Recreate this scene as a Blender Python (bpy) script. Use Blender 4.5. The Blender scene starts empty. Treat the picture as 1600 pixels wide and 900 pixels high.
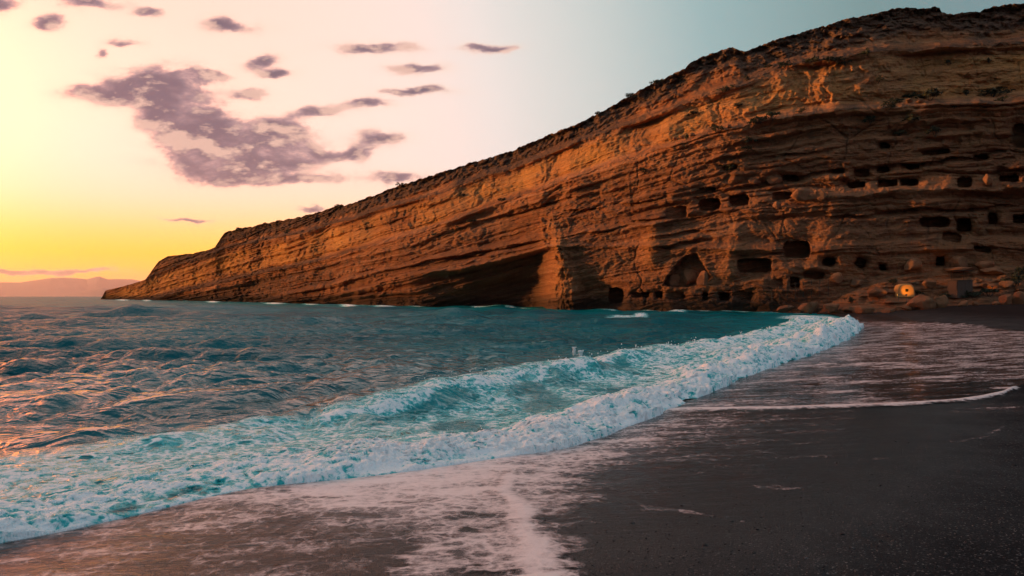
import bpy, math, random
import numpy as np
from mathutils import Vector

random.seed(7)
RNG = np.random.default_rng(11)
R = math.radians
scene = bpy.context.scene
COL = scene.collection

# ------------------------------------------------------------------ camera
EYE = 2.0            # metres above the sea
FPX = 1067.0         # focal length for a 1600 px wide picture
HZ = 463.0           # horizon row
cam_d = bpy.data.cameras.new('camera')
cam = bpy.data.objects.new('camera', cam_d)
COL.objects.link(cam)
cam.location = (0, 0, EYE)
cam.rotation_euler = (R(90), 0, 0)
cam_d.sensor_width = 36.0
cam_d.lens = 36.0 * FPX / 1600.0
cam_d.shift_y = (HZ - 450.0) / 1600.0
cam_d.clip_start = 0.05
cam_d.clip_end = 200000.0
scene.camera = cam

# ------------------------------------------------------------------ light
SUN_AZ, SUN_EL = -75.0, 6.0      # degrees from the view axis, above the horizon
sun_d = bpy.data.lights.new('sun', 'SUN')
sun_d.energy = 5.0
sun_d.angle = R(3.0)
sun_d.color = (1.0, 0.50, 0.17)
sun = bpy.data.objects.new('sun', sun_d)
COL.objects.link(sun)
sdir = Vector((math.sin(R(SUN_AZ)) * math.cos(R(SUN_EL)), math.cos(R(SUN_AZ)) * math.cos(R(SUN_EL)), math.sin(R(SUN_EL))))
sun.rotation_euler = sdir.to_track_quat('Z', 'Y').to_euler()

vs = scene.view_settings
vs.view_transform = 'Standard'
vs.look = 'None'
vs.exposure = 0.6
vs.gamma = 1.0
vs.use_curve_mapping = False
cy = scene.cycles
cy.use_denoising = True
cy.max_bounces = 4
cy.diffuse_bounces = 2
cy.glossy_bounces = 2
cy.use_adaptive_sampling = True
cy.adaptive_threshold = 0.02
cy.transparent_max_bounces = 6
cy.volume_bounces = 1
cy.sample_clamp_indirect = 4.0


def lin(r, g, b, a=1.0):
    f = lambda c: (c / 255.0) / 12.92 if c <= 10.3 else ((c / 255.0 + 0.055) / 1.055) ** 2.4
    return (f(r), f(g), f(b), a)


class NT:
    """Small helper for node trees."""
    def __init__(self, tree):
        self.t = tree
        tree.nodes.clear()

    def n(self, kind, **kw):
        nd = self.t.nodes.new(kind)
        for k, v in kw.items():
            setattr(nd, k, v)
        return nd

    def link(self, a, b):
        self.t.links.new(a, b)

    def put(self, sock, v):
        if isinstance(v, bpy.types.NodeSocket):
            self.t.links.new(v, sock)
        elif v is not None:
            sock.default_value = v

    def math(self, op, a, b=None, c=None, clamp=False):
        nd = self.n('ShaderNodeMath', operation=op, use_clamp=clamp)
        self.put(nd.inputs[0], a)
        if b is not None: self.put(nd.inputs[1], b)
        if c is not None: self.put(nd.inputs[2], c)
        return nd.outputs[0]

    def vmath(self, op, a, b=None, c=None):
        nd = self.n('ShaderNodeVectorMath', operation=op)
        self.put(nd.inputs[0], a)
        if b is not None: self.put(nd.inputs[1], b)
        if c is not None: self.put(nd.inputs[2], c)
        return nd.outputs['Value'] if op in ('LENGTH', 'DOT_PRODUCT', 'DISTANCE') else nd.outputs[0]

    def smooth(self, v, lo, hi, a=0.0, b=1.0):
        nd = self.n('ShaderNodeMapRange', interpolation_type='SMOOTHSTEP')
        self.put(nd.inputs[0], v)
        nd.inputs[1].default_value = lo; nd.inputs[2].default_value = hi
        nd.inputs[3].default_value = a; nd.inputs[4].default_value = b
        return nd.outputs[0]

    def lerp(self, v, lo, hi, a=0.0, b=1.0):
        nd = self.n('ShaderNodeMapRange')
        self.put(nd.inputs[0], v)
        nd.inputs[1].default_value = lo; nd.inputs[2].default_value = hi
        nd.inputs[3].default_value = a; nd.inputs[4].default_value = b
        return nd.outputs[0]

    def mix(self, f, a, b):
        nd = self.n('ShaderNodeMix', data_type='RGBA')
        self.put(nd.inputs[0], f); self.put(nd.inputs[6], a); self.put(nd.inputs[7], b)
        return nd.outputs[2]

    def ramp(self, v, stops, interp='LINEAR'):
        nd = self.n('ShaderNodeValToRGB')
        cr = nd.color_ramp
        cr.interpolation = interp
        while len(cr.elements) > 1: cr.elements.remove(cr.elements[-1])
        cr.elements[0].position, cr.elements[0].color = stops[0]
        for p, c in stops[1:]:
            e = cr.elements.new(p); e.color = c
        self.put(nd.inputs[0], v)
        return nd.outputs[0]

    def noise(self, vec, scale, detail=4.0, rough=0.55, dist=0.0, out='Fac'):
        nd = self.n('ShaderNodeTexNoise')
        if vec is not None: self.put(nd.inputs['Vector'], vec)
        nd.inputs['Scale'].default_value = scale
        nd.inputs['Detail'].default_value = detail
        nd.inputs['Roughness'].default_value = rough
        nd.inputs['Distortion'].default_value = dist
        return nd.outputs[out]

    def voronoi(self, vec, scale, feature='F1', out='Distance', rand=1.0):
        nd = self.n('ShaderNodeTexVoronoi', feature=feature)
        if vec is not None: self.put(nd.inputs['Vector'], vec)
        nd.inputs['Scale'].default_value = scale
        nd.inputs['Randomness'].default_value = rand
        return nd.outputs[out]

    def attr(self, name, out='Fac'):
        return self.n('ShaderNodeAttribute', attribute_name=name).outputs[out]

    def bump(self, h, strength, dist, normal=None):
        nd = self.n('ShaderNodeBump')
        nd.inputs['Strength'].default_value = strength
        nd.inputs['Distance'].default_value = dist
        self.put(nd.inputs['Height'], h)
        if normal is not None: self.put(nd.inputs['Normal'], normal)
        return nd.outputs[0]

    def pbr(self, color, rough=0.7, normal=None, spec=0.5, ior=None):
        nd = self.n('ShaderNodeBsdfPrincipled')
        self.put(nd.inputs['Base Color'], color)
        self.put(nd.inputs['Roughness'], rough)
        self.put(nd.inputs['Specular IOR Level'], spec)
        if ior: nd.inputs['IOR'].default_value = ior
        if normal is not None: self.put(nd.inputs['Normal'], normal)
        return nd.outputs[0]

    def diffuse(self, color, normal=None, rough=0.4):
        nd = self.n('ShaderNodeBsdfDiffuse')
        self.put(nd.inputs['Color'], color)
        nd.inputs['Roughness'].default_value = rough
        if normal is not None: self.put(nd.inputs['Normal'], normal)
        return nd.outputs[0]

    def blend(self, f, a, b):
        nd = self.n('ShaderNodeMixShader')
        self.put(nd.inputs[0], f); self.link(a, nd.inputs[1]); self.link(b, nd.inputs[2])
        return nd.outputs[0]

    def out(self, sh, which='Surface'):
        nd = self.n('ShaderNodeOutputMaterial')
        self.link(sh, nd.inputs[which])

    def objco(self):
        return self.n('ShaderNodeTexCoord').outputs['Object']

    def pos(self):
        return self.n('ShaderNodeNewGeometry').outputs['Position']

    def scale(self, v, s):
        return self.vmath('MULTIPLY', v, s)


def material(name):
    m = bpy.data.materials.new(name)
    m.use_nodes = True
    return m, NT(m.node_tree)


# ------------------------------------------------------------------ sky
def build_world():
    w = bpy.data.worlds.new('World')
    scene.world = w
    w.use_nodes = True
    t = NT(w.node_tree)
    d = t.n('ShaderNodeTexCoord').outputs['Generated']
    sep = t.n('ShaderNodeSeparateXYZ'); t.link(d, sep.inputs[0])
    x, y, z = sep.outputs
    # angle from the point of the horizon where the sun goes down
    ga = R(-46.0)
    dotp = t.vmath('DOT_PRODUCT', d, (math.sin(ga), math.cos(ga), 0.04))
    th = t.math('DIVIDE', t.math('ARCCOSINE', t.math('MULTIPLY', dotp, 0.9985)), math.pi)   # 0..1 = 0..180 deg
    D = lambda deg: deg / 180.0
    base = t.ramp(th, [
        (D(0), lin(255, 243, 205)), (D(16), lin(255, 245, 220)), (D(28), lin(252, 240, 220)), (D(38), lin(249, 237, 225)),
        (D(46), lin(238, 232, 227)), (D(54), lin(203, 213, 211)), (D(63), lin(143, 181, 185)),
        (D(74), lin(98, 146, 151)), (D(90), lin(90, 137, 150)), (D(112), lin(124, 166, 184)), (D(140), lin(158, 184, 204)), (D(180), lin(142, 166, 192))])
    # yellow band low over the horizon, strongest toward the sun
    el = t.math('DIVIDE', t.math('ARCSINE', z), math.pi / 2)       # 0..1 = 0..90 deg
    E = lambda deg: deg / 90.0
    yel = t.ramp(el, [(E(0), lin(240, 175, 70)), (E(1.0), lin(250, 205, 20)), (E(2.0), lin(255, 222, 0)), (E(3.2), lin(255, 226, 12)),
                      (E(5.0), lin(255, 228, 108)), (E(7.5), lin(255, 233, 176)), (E(11), lin(255, 237, 208)), (E(20), lin(252, 233, 214))])
    low = t.smooth(el, E(3.0), E(12.0), 1.0, 0.0)
    near = t.smooth(th, D(38), D(95), 1.0, 0.0)
    sky = t.mix(t.math('MULTIPLY', low, near), base, yel)
    # bright glow round the sun, left of the picture
    gdir = Vector((math.sin(R(-56)) * math.cos(R(5)), math.cos(R(-56)) * math.cos(R(5)), math.sin(R(5))))
    gl = t.math('POWER', t.math('MAXIMUM', t.vmath('DOT_PRODUCT', d, tuple(gdir)), 0.0), 85.0)
    gl = t.math('MULTIPLY', gl, t.smooth(el, E(0.2), E(3.0)))
    glow = t.vmath('SCALE', (1.0, 0.50, 0.13)); glow.node.inputs['Scale'].default_value = 1.0
    t.link(t.math('MULTIPLY', gl, 4.0), glow.node.inputs['Scale'])
    sky = t.vmath('ADD', sky, glow)
    g2 = t.math('POWER', t.math('MAXIMUM', t.vmath('DOT_PRODUCT', d, tuple(Vector((-0.88, 0.47, 0.22)).normalized())), 0.0), 26.0)
    glow2 = t.vmath('SCALE', (1.0, 0.36, 0.02))
    t.link(t.math('MULTIPLY', g2, 7.0), glow2.node.inputs['Scale'])
    sky = t.vmath('ADD', sky, glow2)
    hot = t.smooth(th, D(12), D(50), 1.0, 0.0)
    boost = t.n('ShaderNodeCombineXYZ'); t.link(t.math('MULTIPLY_ADD', hot, 0.95, 1.0), boost.inputs[0]); boost.inputs[1].default_value = 1.0; boost.inputs[2].default_value = 1.0
    sky = t.vmath('MULTIPLY', sky, boost.outputs[0])
    # pink veil at the upper left
    pk = t.math('MULTIPLY', t.smooth(el, E(12), E(26)), t.smooth(th, D(22), D(50), 0.55, 0.0))
    sky = t.mix(pk, sky, lin(246, 212, 196))
    high = t.math('MULTIPLY', t.smooth(el, E(26), E(58)), t.smooth(th, D(58), D(112), 0.6, 0.0))
    sky = t.mix(high, sky, lin(232, 186, 178))
    # ---------------- clouds: a sparse broken deck, placed by direction
    yy = t.math('MAXIMUM', y, 0.12)
    comb = t.n('ShaderNodeCombineXYZ')
    t.link(t.math('DIVIDE', x, yy), comb.inputs[0]); t.link(t.math('DIVIDE', z, yy), comb.inputs[1])
    p = comb.outputs[0]
    # warp
    wn = t.noise(t.scale(p, (1.0, 1.8, 1.0)), 11.0, 5.0, 0.62, out='Color')
    pw = t.vmath('ADD', p, t.scale(t.vmath('SUBTRACT', wn, (0.5, 0.5, 0.5)), (0.060, 0.034, 0.0)))
    clouds = [(222, 142, 108, 30), (170, 146, 62, 16), (272, 128, 62, 24), (255, 188, 44, 34), (325, 186, 44, 34), (305, 236, 78, 30), (385, 238, 84, 36), (432, 212, 52, 34),
              (468, 242, 46, 24), (350, 274, 64, 17), (480, 281, 78, 11), (500, 176, 42, 12), (592, 216, 44, 13), (548, 240, 42, 15),
              (408, 95, 34, 15), (366, 40, 52, 14), (577, 78, 70, 11), (762, 75, 44, 8), (655, 108, 46, 9), (645, 142, 64, 7),
              (577, 162, 38, 9), (194, 67, 26, 10), (165, 86, 14, 9), (75, 38, 26, 14), (142, 4, 56, 15), (8, 6, 34, 16), (228, 20, 20, 9),
              (330, 116, 36, 10), (388, 150, 26, 10), (625, 274, 62, 10), (488, 325, 24, 5), (292, 341, 42, 4), (440, 118, 26, 7),
              (112, 425, 86, 4), (10, 424, 50, 3), (-160, 120, 90, 26), (560, -90, 160, 30)]
    mind = None
    for (cx, cyy, rx, ry) in clouds:
        u0 = (cx - 800) / FPX; v0 = (HZ - cyy) / FPX
        sx = FPX / rx / 1.12; sy = FPX / ry / 1.15
        q = t.vmath('MULTIPLY_ADD', pw, (sx, sy, 0), (-u0 * sx, -v0 * sy, 0))
        l = t.math('POWER', 0.22, t.vmath('DOT_PRODUCT', q, q))
        mind = l if mind is None else t.math('ADD', mind, l)
    n1 = t.noise(t.scale(p, (1.0, 2.2, 1.0)), 12.0, 7.0, 0.6, 0.15)
    n1b = t.noise(t.vmath('ADD', t.scale(p, (1.0, 2.2, 1.0)), (-0.018, -0.030, 0.0)), 12.0, 4.0, 0.6, 0.15)
    dens = t.math('ADD', t.math('SUBTRACT', t.math('MINIMUM', mind, 1.0), 0.04), t.math('MULTIPLY', t.math('SUBTRACT', n1, 0.5), t.smooth(mind, 0.0, 0.35, 0.0, 2.3)))
    cov = t.smooth(dens, -0.22, 0.85)
    cov = t.math('MULTIPLY', cov, t.smooth(y, 0.15, 0.3))
    thick = t.smooth(dens, 0.12, 1.12)
    relief = t.lerp(t.math('SUBTRACT', n1b, n1), 0.0, -0.11, 0.0, 1.0)
    ccol = t.ramp(thick, [(0.0, lin(255, 214, 186)), (0.28, lin(226, 176, 162)), (0.55, lin(164, 136, 144)), (1.0, lin(102, 92, 112))])
    ccol = t.mix(t.math('MULTIPLY', relief, 0.75), ccol, lin(248, 204, 184))
    cover = t.math('MULTIPLY', cov, t.smooth(thick, 0.0, 0.5, 0.62, 0.96))
    sky = t.mix(cover, sky, ccol)
    # below the horizon: dim sea tone
    sky = t.mix(t.smooth(z, -0.05, -0.005, 1.0, 0.0), sky, (0.03, 0.045, 0.05, 1))
    nish = t.n('ShaderNodeTexSky', sky_type='NISHITA', sun_disc=False)
    nish.sun_elevation = R(SUN_EL)
    nish.sun_rotation = R(SUN_AZ)
    bg1 = t.n('ShaderNodeBackground'); t.link(nish.outputs[0], bg1.inputs[0]); bg1.inputs[1].default_value = 0.003
    bg2 = t.n('ShaderNodeBackground'); t.link(sky, bg2.inputs[0]); bg2.inputs[1].default_value = 0.66
    add = t.n('ShaderNodeAddShader'); t.link(bg1.outputs[0], add.inputs[0]); t.link(bg2.outputs[0], add.inputs[1])
    o = t.n('ShaderNodeOutputWorld'); t.link(add.outputs[0], o.inputs[0])
    w.cycles.sampling_method = 'MANUAL'
    w.cycles.sample_map_resolution = 512


build_world()

# ------------------------------------------------------------------ numpy noise
_G = RNG.normal(size=(32, 32, 32, 3)).astype(np.float32)
_G /= np.linalg.norm(_G, axis=-1, keepdims=True)
_G = _G.reshape(-1, 3)


def gnoise(x, y, z=0.0):
    """gradient noise, about -1..1, arrays of one shape"""
    x = np.asarray(x, np.float32); y = np.asarray(y, np.float32)
    z = np.broadcast_to(np.asarray(z, np.float32), x.shape)
    xi = np.floor(x).astype(np.int32); yi = np.floor(y).astype(np.int32); zi = np.floor(z).astype(np.int32)
    fx = x - xi; fy = y - yi; fz = z - zi
    u = fx * fx * fx * (fx * (fx * 6 - 15) + 10)
    v = fy * fy * fy * (fy * (fy * 6 - 15) + 10)
    w = fz * fz * fz * (fz * (fz * 6 - 15) + 10)
    r = np.zeros(x.shape, np.float32)
    for dx in (0, 1):
        ax = ((xi + dx) & 31) * 1024
        wx = u if dx else 1 - u
        for dy in (0, 1):
            ay = ax + ((yi + dy) & 31) * 32
            wy = wx * (v if dy else 1 - v)
            for dz in (0, 1):
                g = _G[ay + ((zi + dz) & 31)]
                r += wy * (w if dz else 1 - w) * (g[..., 0] * (fx - dx) + g[..., 1] * (fy - dy) + g[..., 2] * (fz - dz))
    return r * 1.6


def fbm(x, y, z=0.0, oct=4, gain=0.5, lac=2.03):
    r = 0; a = 1.0; s = 0
    z = np.broadcast_to(np.asarray(z, np.float32), np.shape(x))
    for i in range(oct):
        r = r + a * gnoise(x, y, z + 7.3 * i)
        s += a; a *= gain
        x = x * lac + 3.1; y = y * lac + 5.7; z = z * lac
    return r / s


def ridged(x, y, z=0.0, oct=4, gain=0.5):
    r = 0; a = 1.0; s = 0
    z = np.broadcast_to(np.asarray(z, np.float32), np.shape(x))
    for i in range(oct):
        r = r + a * (1 - np.abs(gnoise(x, y, z + 3.7 * i)))
        s += a; a *= gain
        x = x * 2.1 + 1.3; y = y * 2.1 + 4.1; z = z * 2.1
    return r / s


def billow(x, y, z=0.0, oct=4, gain=0.5):
    r = 0; a = 1.0; s = 0
    z = np.broadcast_to(np.asarray(z, np.float32), np.shape(x))
    for i in range(oct):
        r = r + a * np.abs(gnoise(x, y, z + 3.7 * i))
        s += a; a *= gain
        x = x * 2.1 + 1.3; y = y * 2.1 + 4.1; z = z * 2.1
    return r / s


_J = RNG.random((64, 64, 2)).astype(np.float32)
_JV = RNG.random((64, 64)).astype(np.float32)


def worley(x, y, second=False):
    """2D cellular noise: F1 (and cell value)"""
    xi = np.floor(x).astype(np.int32); yi = np.floor(y).astype(np.int32)
    f1 = np.full(np.shape(x), 9.0, np.float32); f2 = f1.copy(); val = np.zeros(np.shape(x), np.float32)
    for dx in (-1, 0, 1):
        for dy in (-1, 0, 1):
            cx = (xi + dx) & 63; cyy = (yi + dy) & 63
            px = xi + dx + _J[cx, cyy, 0]; py = yi + dy + _J[cx, cyy, 1]
            d = np.hypot(px - x, py - y)
            near = d < f1
            f2 = np.where(near, f1, np.minimum(f2, d))
            val = np.where(near, _JV[cx, cyy], val)
            f1 = np.where(near, d, f1)
    return f1, f2, val


def sstep(a, b, x):
    t = np.clip((x - a) / (b - a), 0, 1)
    return t * t * (3 - 2 * t)


def curve(pts):
    p = np.array(sorted(pts), float)
    xs, ys = p[:, 0], p[:, 1]
    return lambda q: np.interp(q, xs, ys)


# ------------------------------------------------------------------ mesh helpers
def tag(o, label=None, cat=None, group=None, kind=None):
    if label: o['label'] = label
    if cat: o['category'] = cat
    if group: o['group'] = group
    if kind: o['kind'] = kind
    return o


def mesh_np(name, V, F, attrs=None, mat=None):
    """V (n,3), F (m,k) with k 3 or 4"""
    V = np.ascontiguousarray(V, np.float32); F = np.ascontiguousarray(F, np.int32)
    me = bpy.data.meshes.new(name)
    me.vertices.add(len(V)); me.vertices.foreach_set('co', V.ravel())
    me.loops.add(F.size); me.loops.foreach_set('vertex_index', F.ravel())
    me.polygons.add(len(F)); me.polygons.foreach_set('loop_start', np.arange(0, F.size, F.shape[1], dtype=np.int32))
    me.update(calc_edges=True)
    for k, a in (attrs or {}).items():
        at = me.attributes.new(k, 'FLOAT', 'POINT')
        at.data.foreach_set('value', np.ascontiguousarray(a, np.float32).ravel())
    if mat: me.materials.append(mat)
    return me


def sub_mesh(name, V, F, attrs, mat):
    idx, inv = np.unique(F, return_inverse=True)
    return mesh_np(name, V[idx], inv.reshape(F.shape), {k: a[idx] for k, a in attrs.items()}, mat)


def obj(name, me, parent=None, loc=None):
    o = bpy.data.objects.new(name, me)
    COL.objects.link(o)
    if parent is not None: o.parent = parent
    if loc is not None: o.location = loc
    return o


def grid_faces(nr, nc, flip=False):
    i = np.arange(nr * nc).reshape(nr, nc)
    a, b, c, d = i[:-1, :-1], i[:-1, 1:], i[1:, 1:], i[1:, :-1]
    f = np.stack([a, d, c, b] if not flip else [a, b, c, d], -1)
    return f.reshape(-1, 4)


def at(px, py, D):
    """the point at depth D seen on that line of sight"""
    return np.stack([(px - 800) / FPX * D, D + 0 * px, EYE + (HZ - py) / FPX * D], -1)


# ------------------------------------------------------------------ shoreline curves (plan view, metres)
FRONT = np.array([(-60, -22), (-20, -4), (-9, 2.4), (-6.0, 4.4), (-4.16, 5.5), (-3.5, 6.1), (-2.7, 7.05), (-1.43, 7.6), (0, 8.5), (.86, 9.15), (2.03, 10.8), (3.85, 13.7),
                  (5.6, 16.6), (8.2, 20.4), (12.7, 27), (17.5, 35), (22, 43), (26.5, 53), (31, 64), (35, 76), (38, 90)], float)
CREST = np.array([(-30, -2), (-9, 6.5), (-5.5, 8.7), (-3.55, 10.2), (-2.5, 11.2), (-1.2, 12.8), (0, 14.7), (1.6, 17.2), (3.4, 19.3), (7.8, 25.5), (13, 33), (20, 45), (25, 55), (30, 68)], float)


def densify(P, n=500):
    # Catmull-Rom
    Q = np.vstack([2 * P[0] - P[1], P, 2 * P[-1] - P[-2]])
    out = []
    m = max(4, n // len(P))
    for i in range(1, len(Q) - 2):
        t = np.linspace(0, 1, m, endpoint=False)[:, None]
        a, b, c, d = Q[i - 1], Q[i], Q[i + 1], Q[i + 2]
        out.append(0.5 * (2 * b + (c - a) * t + (2 * a - 5 * b + 4 * c - d) * t ** 2 + (3 * b - a - 3 * c + d) * t ** 3))
    out.append(P[-1:])
    return np.vstack(out)


FRONT_D = densify(FRONT, 170)
CREST_D = densify(CREST, 110)


def signed(P, X, Y):
    """signed distance to the polyline (positive on the sea side) and arc length there"""
    seg = P[1:] - P[:-1]
    L = np.hypot(seg[:, 0], seg[:, 1])
    S = np.concatenate([[0], np.cumsum(L)])
    x = X.ravel().astype(np.float32); y = Y.ravel().astype(np.float32)
    best = np.full(x.shape, 1e9, np.float32); arc = np.zeros_like(best); sg = np.ones_like(best)
    for i in range(len(seg)):
        ax, ay = P[i]; dx, dy = seg[i]
        t = np.clip(((x - ax) * dx + (y - ay) * dy) / (L[i] ** 2), 0, 1)
        ex = x - ax - t * dx; ey = y - ay - t * dy
        d = ex * ex + ey * ey
        m = d < best
        best = np.where(m, d, best)
        arc = np.where(m, S[i] + t * L[i], arc)
        sg = np.where(m, np.sign(dx * ey - dy * ex), sg)
    return (np.sqrt(best) * np.where(sg == 0, 1, sg)).reshape(X.shape), arc.reshape(X.shape)


def sand_height(X, Y, c):
    d = np.maximum(-c, 0)
    z = 0.0 + 0.062 * np.minimum(d, 7) + 0.04 * np.clip(d - 7, 0, 22) + 0.02 * np.clip(d - 29, 0, 200)
    z = z + 0.42 * sstep(4, 13, d) * sstep(38, 58, Y) * sstep(18, 26, X)
    z = z - 0.16 * np.clip(c, 0, 30)
    z = z + 0.012 * gnoise(X * 0.35, Y * 0.35, 0.5) * sstep(0, 3, d)
    return z


# ------------------------------------------------------------------ materials: rock, sand, water
def rock_material(name='layered_sandstone', boulder=False):
    m, t = material(name)
    p = t.pos()
    wet = t.attr('wet') if not boulder else 0.0
    cap = t.attr('cap') if not boulder else 0.25
    strat = t.attr('strat') if not boulder else t.math('MULTIPLY', t.n('ShaderNodeSeparateXYZ').outputs[2], 1.0)
    n_big = t.noise(p, 0.05, 4.0, 0.6)
    n_mid = t.noise(p, 0.45, 5.0, 0.65)
    n_fine = t.noise(p, 3.2, 4.0, 0.7)
    comb = t.n('ShaderNodeCombineXYZ')
    if not boulder:
        t.put(comb.inputs[0], t.math('MULTIPLY', t.attr('along'), 0.06)); t.put(comb.inputs[1], t.math('MULTIPLY', strat, 1.1))
        band = t.noise(comb.outputs[0], 1.0, 5.0, 0.6)
        comb2 = t.n('ShaderNodeCombineXYZ')
        t.put(comb2.inputs[0], t.math('MULTIPLY', t.attr('along'), 0.9)); t.put(comb2.inputs[1], t.math('MULTIPLY', strat, 0.16))
        drip = t.noise(comb2.outputs[0], 1.0, 4.0, 0.6)
    else:
        band = n_mid; drip = n_big
    col = t.ramp(band, [(0.25, (0.13, 0.048, 0.026, 1)), (0.40, (0.30, 0.112, 0.050, 1)), (0.50, (0.40, 0.155, 0.068, 1)), (0.58, (0.50, 0.225, 0.115, 1)), (0.66, (0.34, 0.130, 0.062, 1)), (0.78, (0.20, 0.085, 0.050, 1))])
    col = t.mix(t.smooth(n_mid, 0.42, 0.7, 0.0, 0.6), col, (0.42, 0.195, 0.085, 1))
    col = t.mix(t.smooth(drip, 0.5, 0.75, 0.0, 0.55), col, (0.15, 0.072, 0.045, 1))
    col = t.mix(t.smooth(n_big, 0.5, 0.7, 0.0, 0.4), col, (0.22, 0.105, 0.065, 1))
    if not boulder:
        col = t.mix(t.math('MULTIPLY', t.attr('ochre_lit'), 0.8), col, (0.72, 0.335, 0.095, 1))
    if not boulder:
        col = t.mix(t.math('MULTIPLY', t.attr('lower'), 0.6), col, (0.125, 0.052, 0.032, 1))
        col = t.mix(t.math('MULTIPLY', t.attr('crack'), 0.4), col, (0.05, 0.026, 0.02, 1))
    else:
        col = t.mix(0.5, col, (0.12, 0.062, 0.042, 1))
    crust = t.ramp(n_fine, [(0.3, (0.045, 0.032, 0.027, 1)), (0.55, (0.12, 0.075, 0.058, 1)), (0.75, (0.21, 0.125, 0.09, 1))])
    capm = t.math('MULTIPLY', t.smooth(t.math('ADD', cap, t.math('MULTIPLY', t.math('SUBTRACT', n_mid, 0.5), 1.4)), 0.3, 0.75), 0.85)
    col = t.mix(capm, col, crust)
    col = t.mix(t.smooth(n_fine, 0.25, 0.75, 0.3, 0.0), col, (0.10, 0.06, 0.045, 1))
    if not boulder:
        col = t.mix(t.math('MULTIPLY', wet, 0.82), col, (0.035, 0.028, 0.026, 1))  # wet foot of the cliff, plus the alcove's painted shade
    h = t.math('ADD', t.math('MULTIPLY', n_mid, 1.0), t.math('MULTIPLY', n_fine, 0.5))
    if not boulder:
        comb3 = t.n('ShaderNodeCombineXYZ')
        t.put(comb3.inputs[0], t.math('MULTIPLY', t.attr('along'), 0.22)); t.put(comb3.inputs[1], t.math('MULTIPLY', strat, 4.2))
        thin = t.noise(comb3.outputs[0], 1.0, 4.0, 0.6)
        line = t.smooth(thin, 0.30, 0.46, 1.0, 0.0)
        col = t.mix(t.math('MULTIPLY', line, 0.55), col, (0.07, 0.038, 0.026, 1))
        h = t.math('ADD', h, t.math('MULTIPLY', band, 0.9))
        h = t.math('ADD', h, t.math('MULTIPLY', thin, 0.9))
    nb = t.bump(h, 1.0, 0.6 if not boulder else 0.25)
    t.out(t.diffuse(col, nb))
    return m


ROCK = rock_material()
BOULDER = rock_material('fallen_sandstone', True)


def sand_material():
    m, t = material('dark_wet_sand')
    p = t.pos()
    wet = t.attr('wet')
    g1 = t.voronoi(p, 95.0, out='Color')
    gs = t.n('ShaderNodeSeparateColor'); t.link(g1, gs.inputs[0])
    grain = gs.outputs[0]
    n1 = t.noise(p, 1.1, 5.0, 0.6)
    n2 = t.noise(p, 26.0, 5.0, 0.7)
    col = t.ramp(grain, [(0.0, (0.003, 0.0034, 0.0046, 1)), (0.6, (0.0085, 0.009, 0.0115, 1)), (0.86, (0.019, 0.0195, 0.023, 1)), (0.95, (0.05, 0.05, 0.052, 1)), (1.0, (0.24, 0.22, 0.21, 1))])
    far = t.smooth(t.vmath('LENGTH', p), 6.0, 30.0)
    col = t.mix(far, col, (0.026, 0.021, 0.020, 1))
    col = t.mix(t.smooth(n1, 0.35, 0.7, 0.25, 0.0), col, (0.012, 0.012, 0.014, 1))
    col = t.mix(t.math('MULTIPLY', wet, 0.5), col, (0.012, 0.012, 0.014, 1))
    gh = t.voronoi(p, 95.0)
    h = t.math('ADD', t.math('MULTIPLY', gh, -0.5), t.math('MULTIPLY', n2, 1.0))
    nb = t.bump(h, 0.85, 0.018)
    wv = t.math('ADD', wet, t.math('MULTIPLY', t.math('SUBTRACT', n1, 0.5), 0.5))
    rough = t.lerp(wv, 0.0, 1.0, 0.9, 0.32)
    t.out(t.blend(t.smooth(wv, 0.1, 0.9, 0.0, 0.8), t.diffuse(col, nb), t.pbr(col, rough, nb, 0.45)))
    return m


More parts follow.
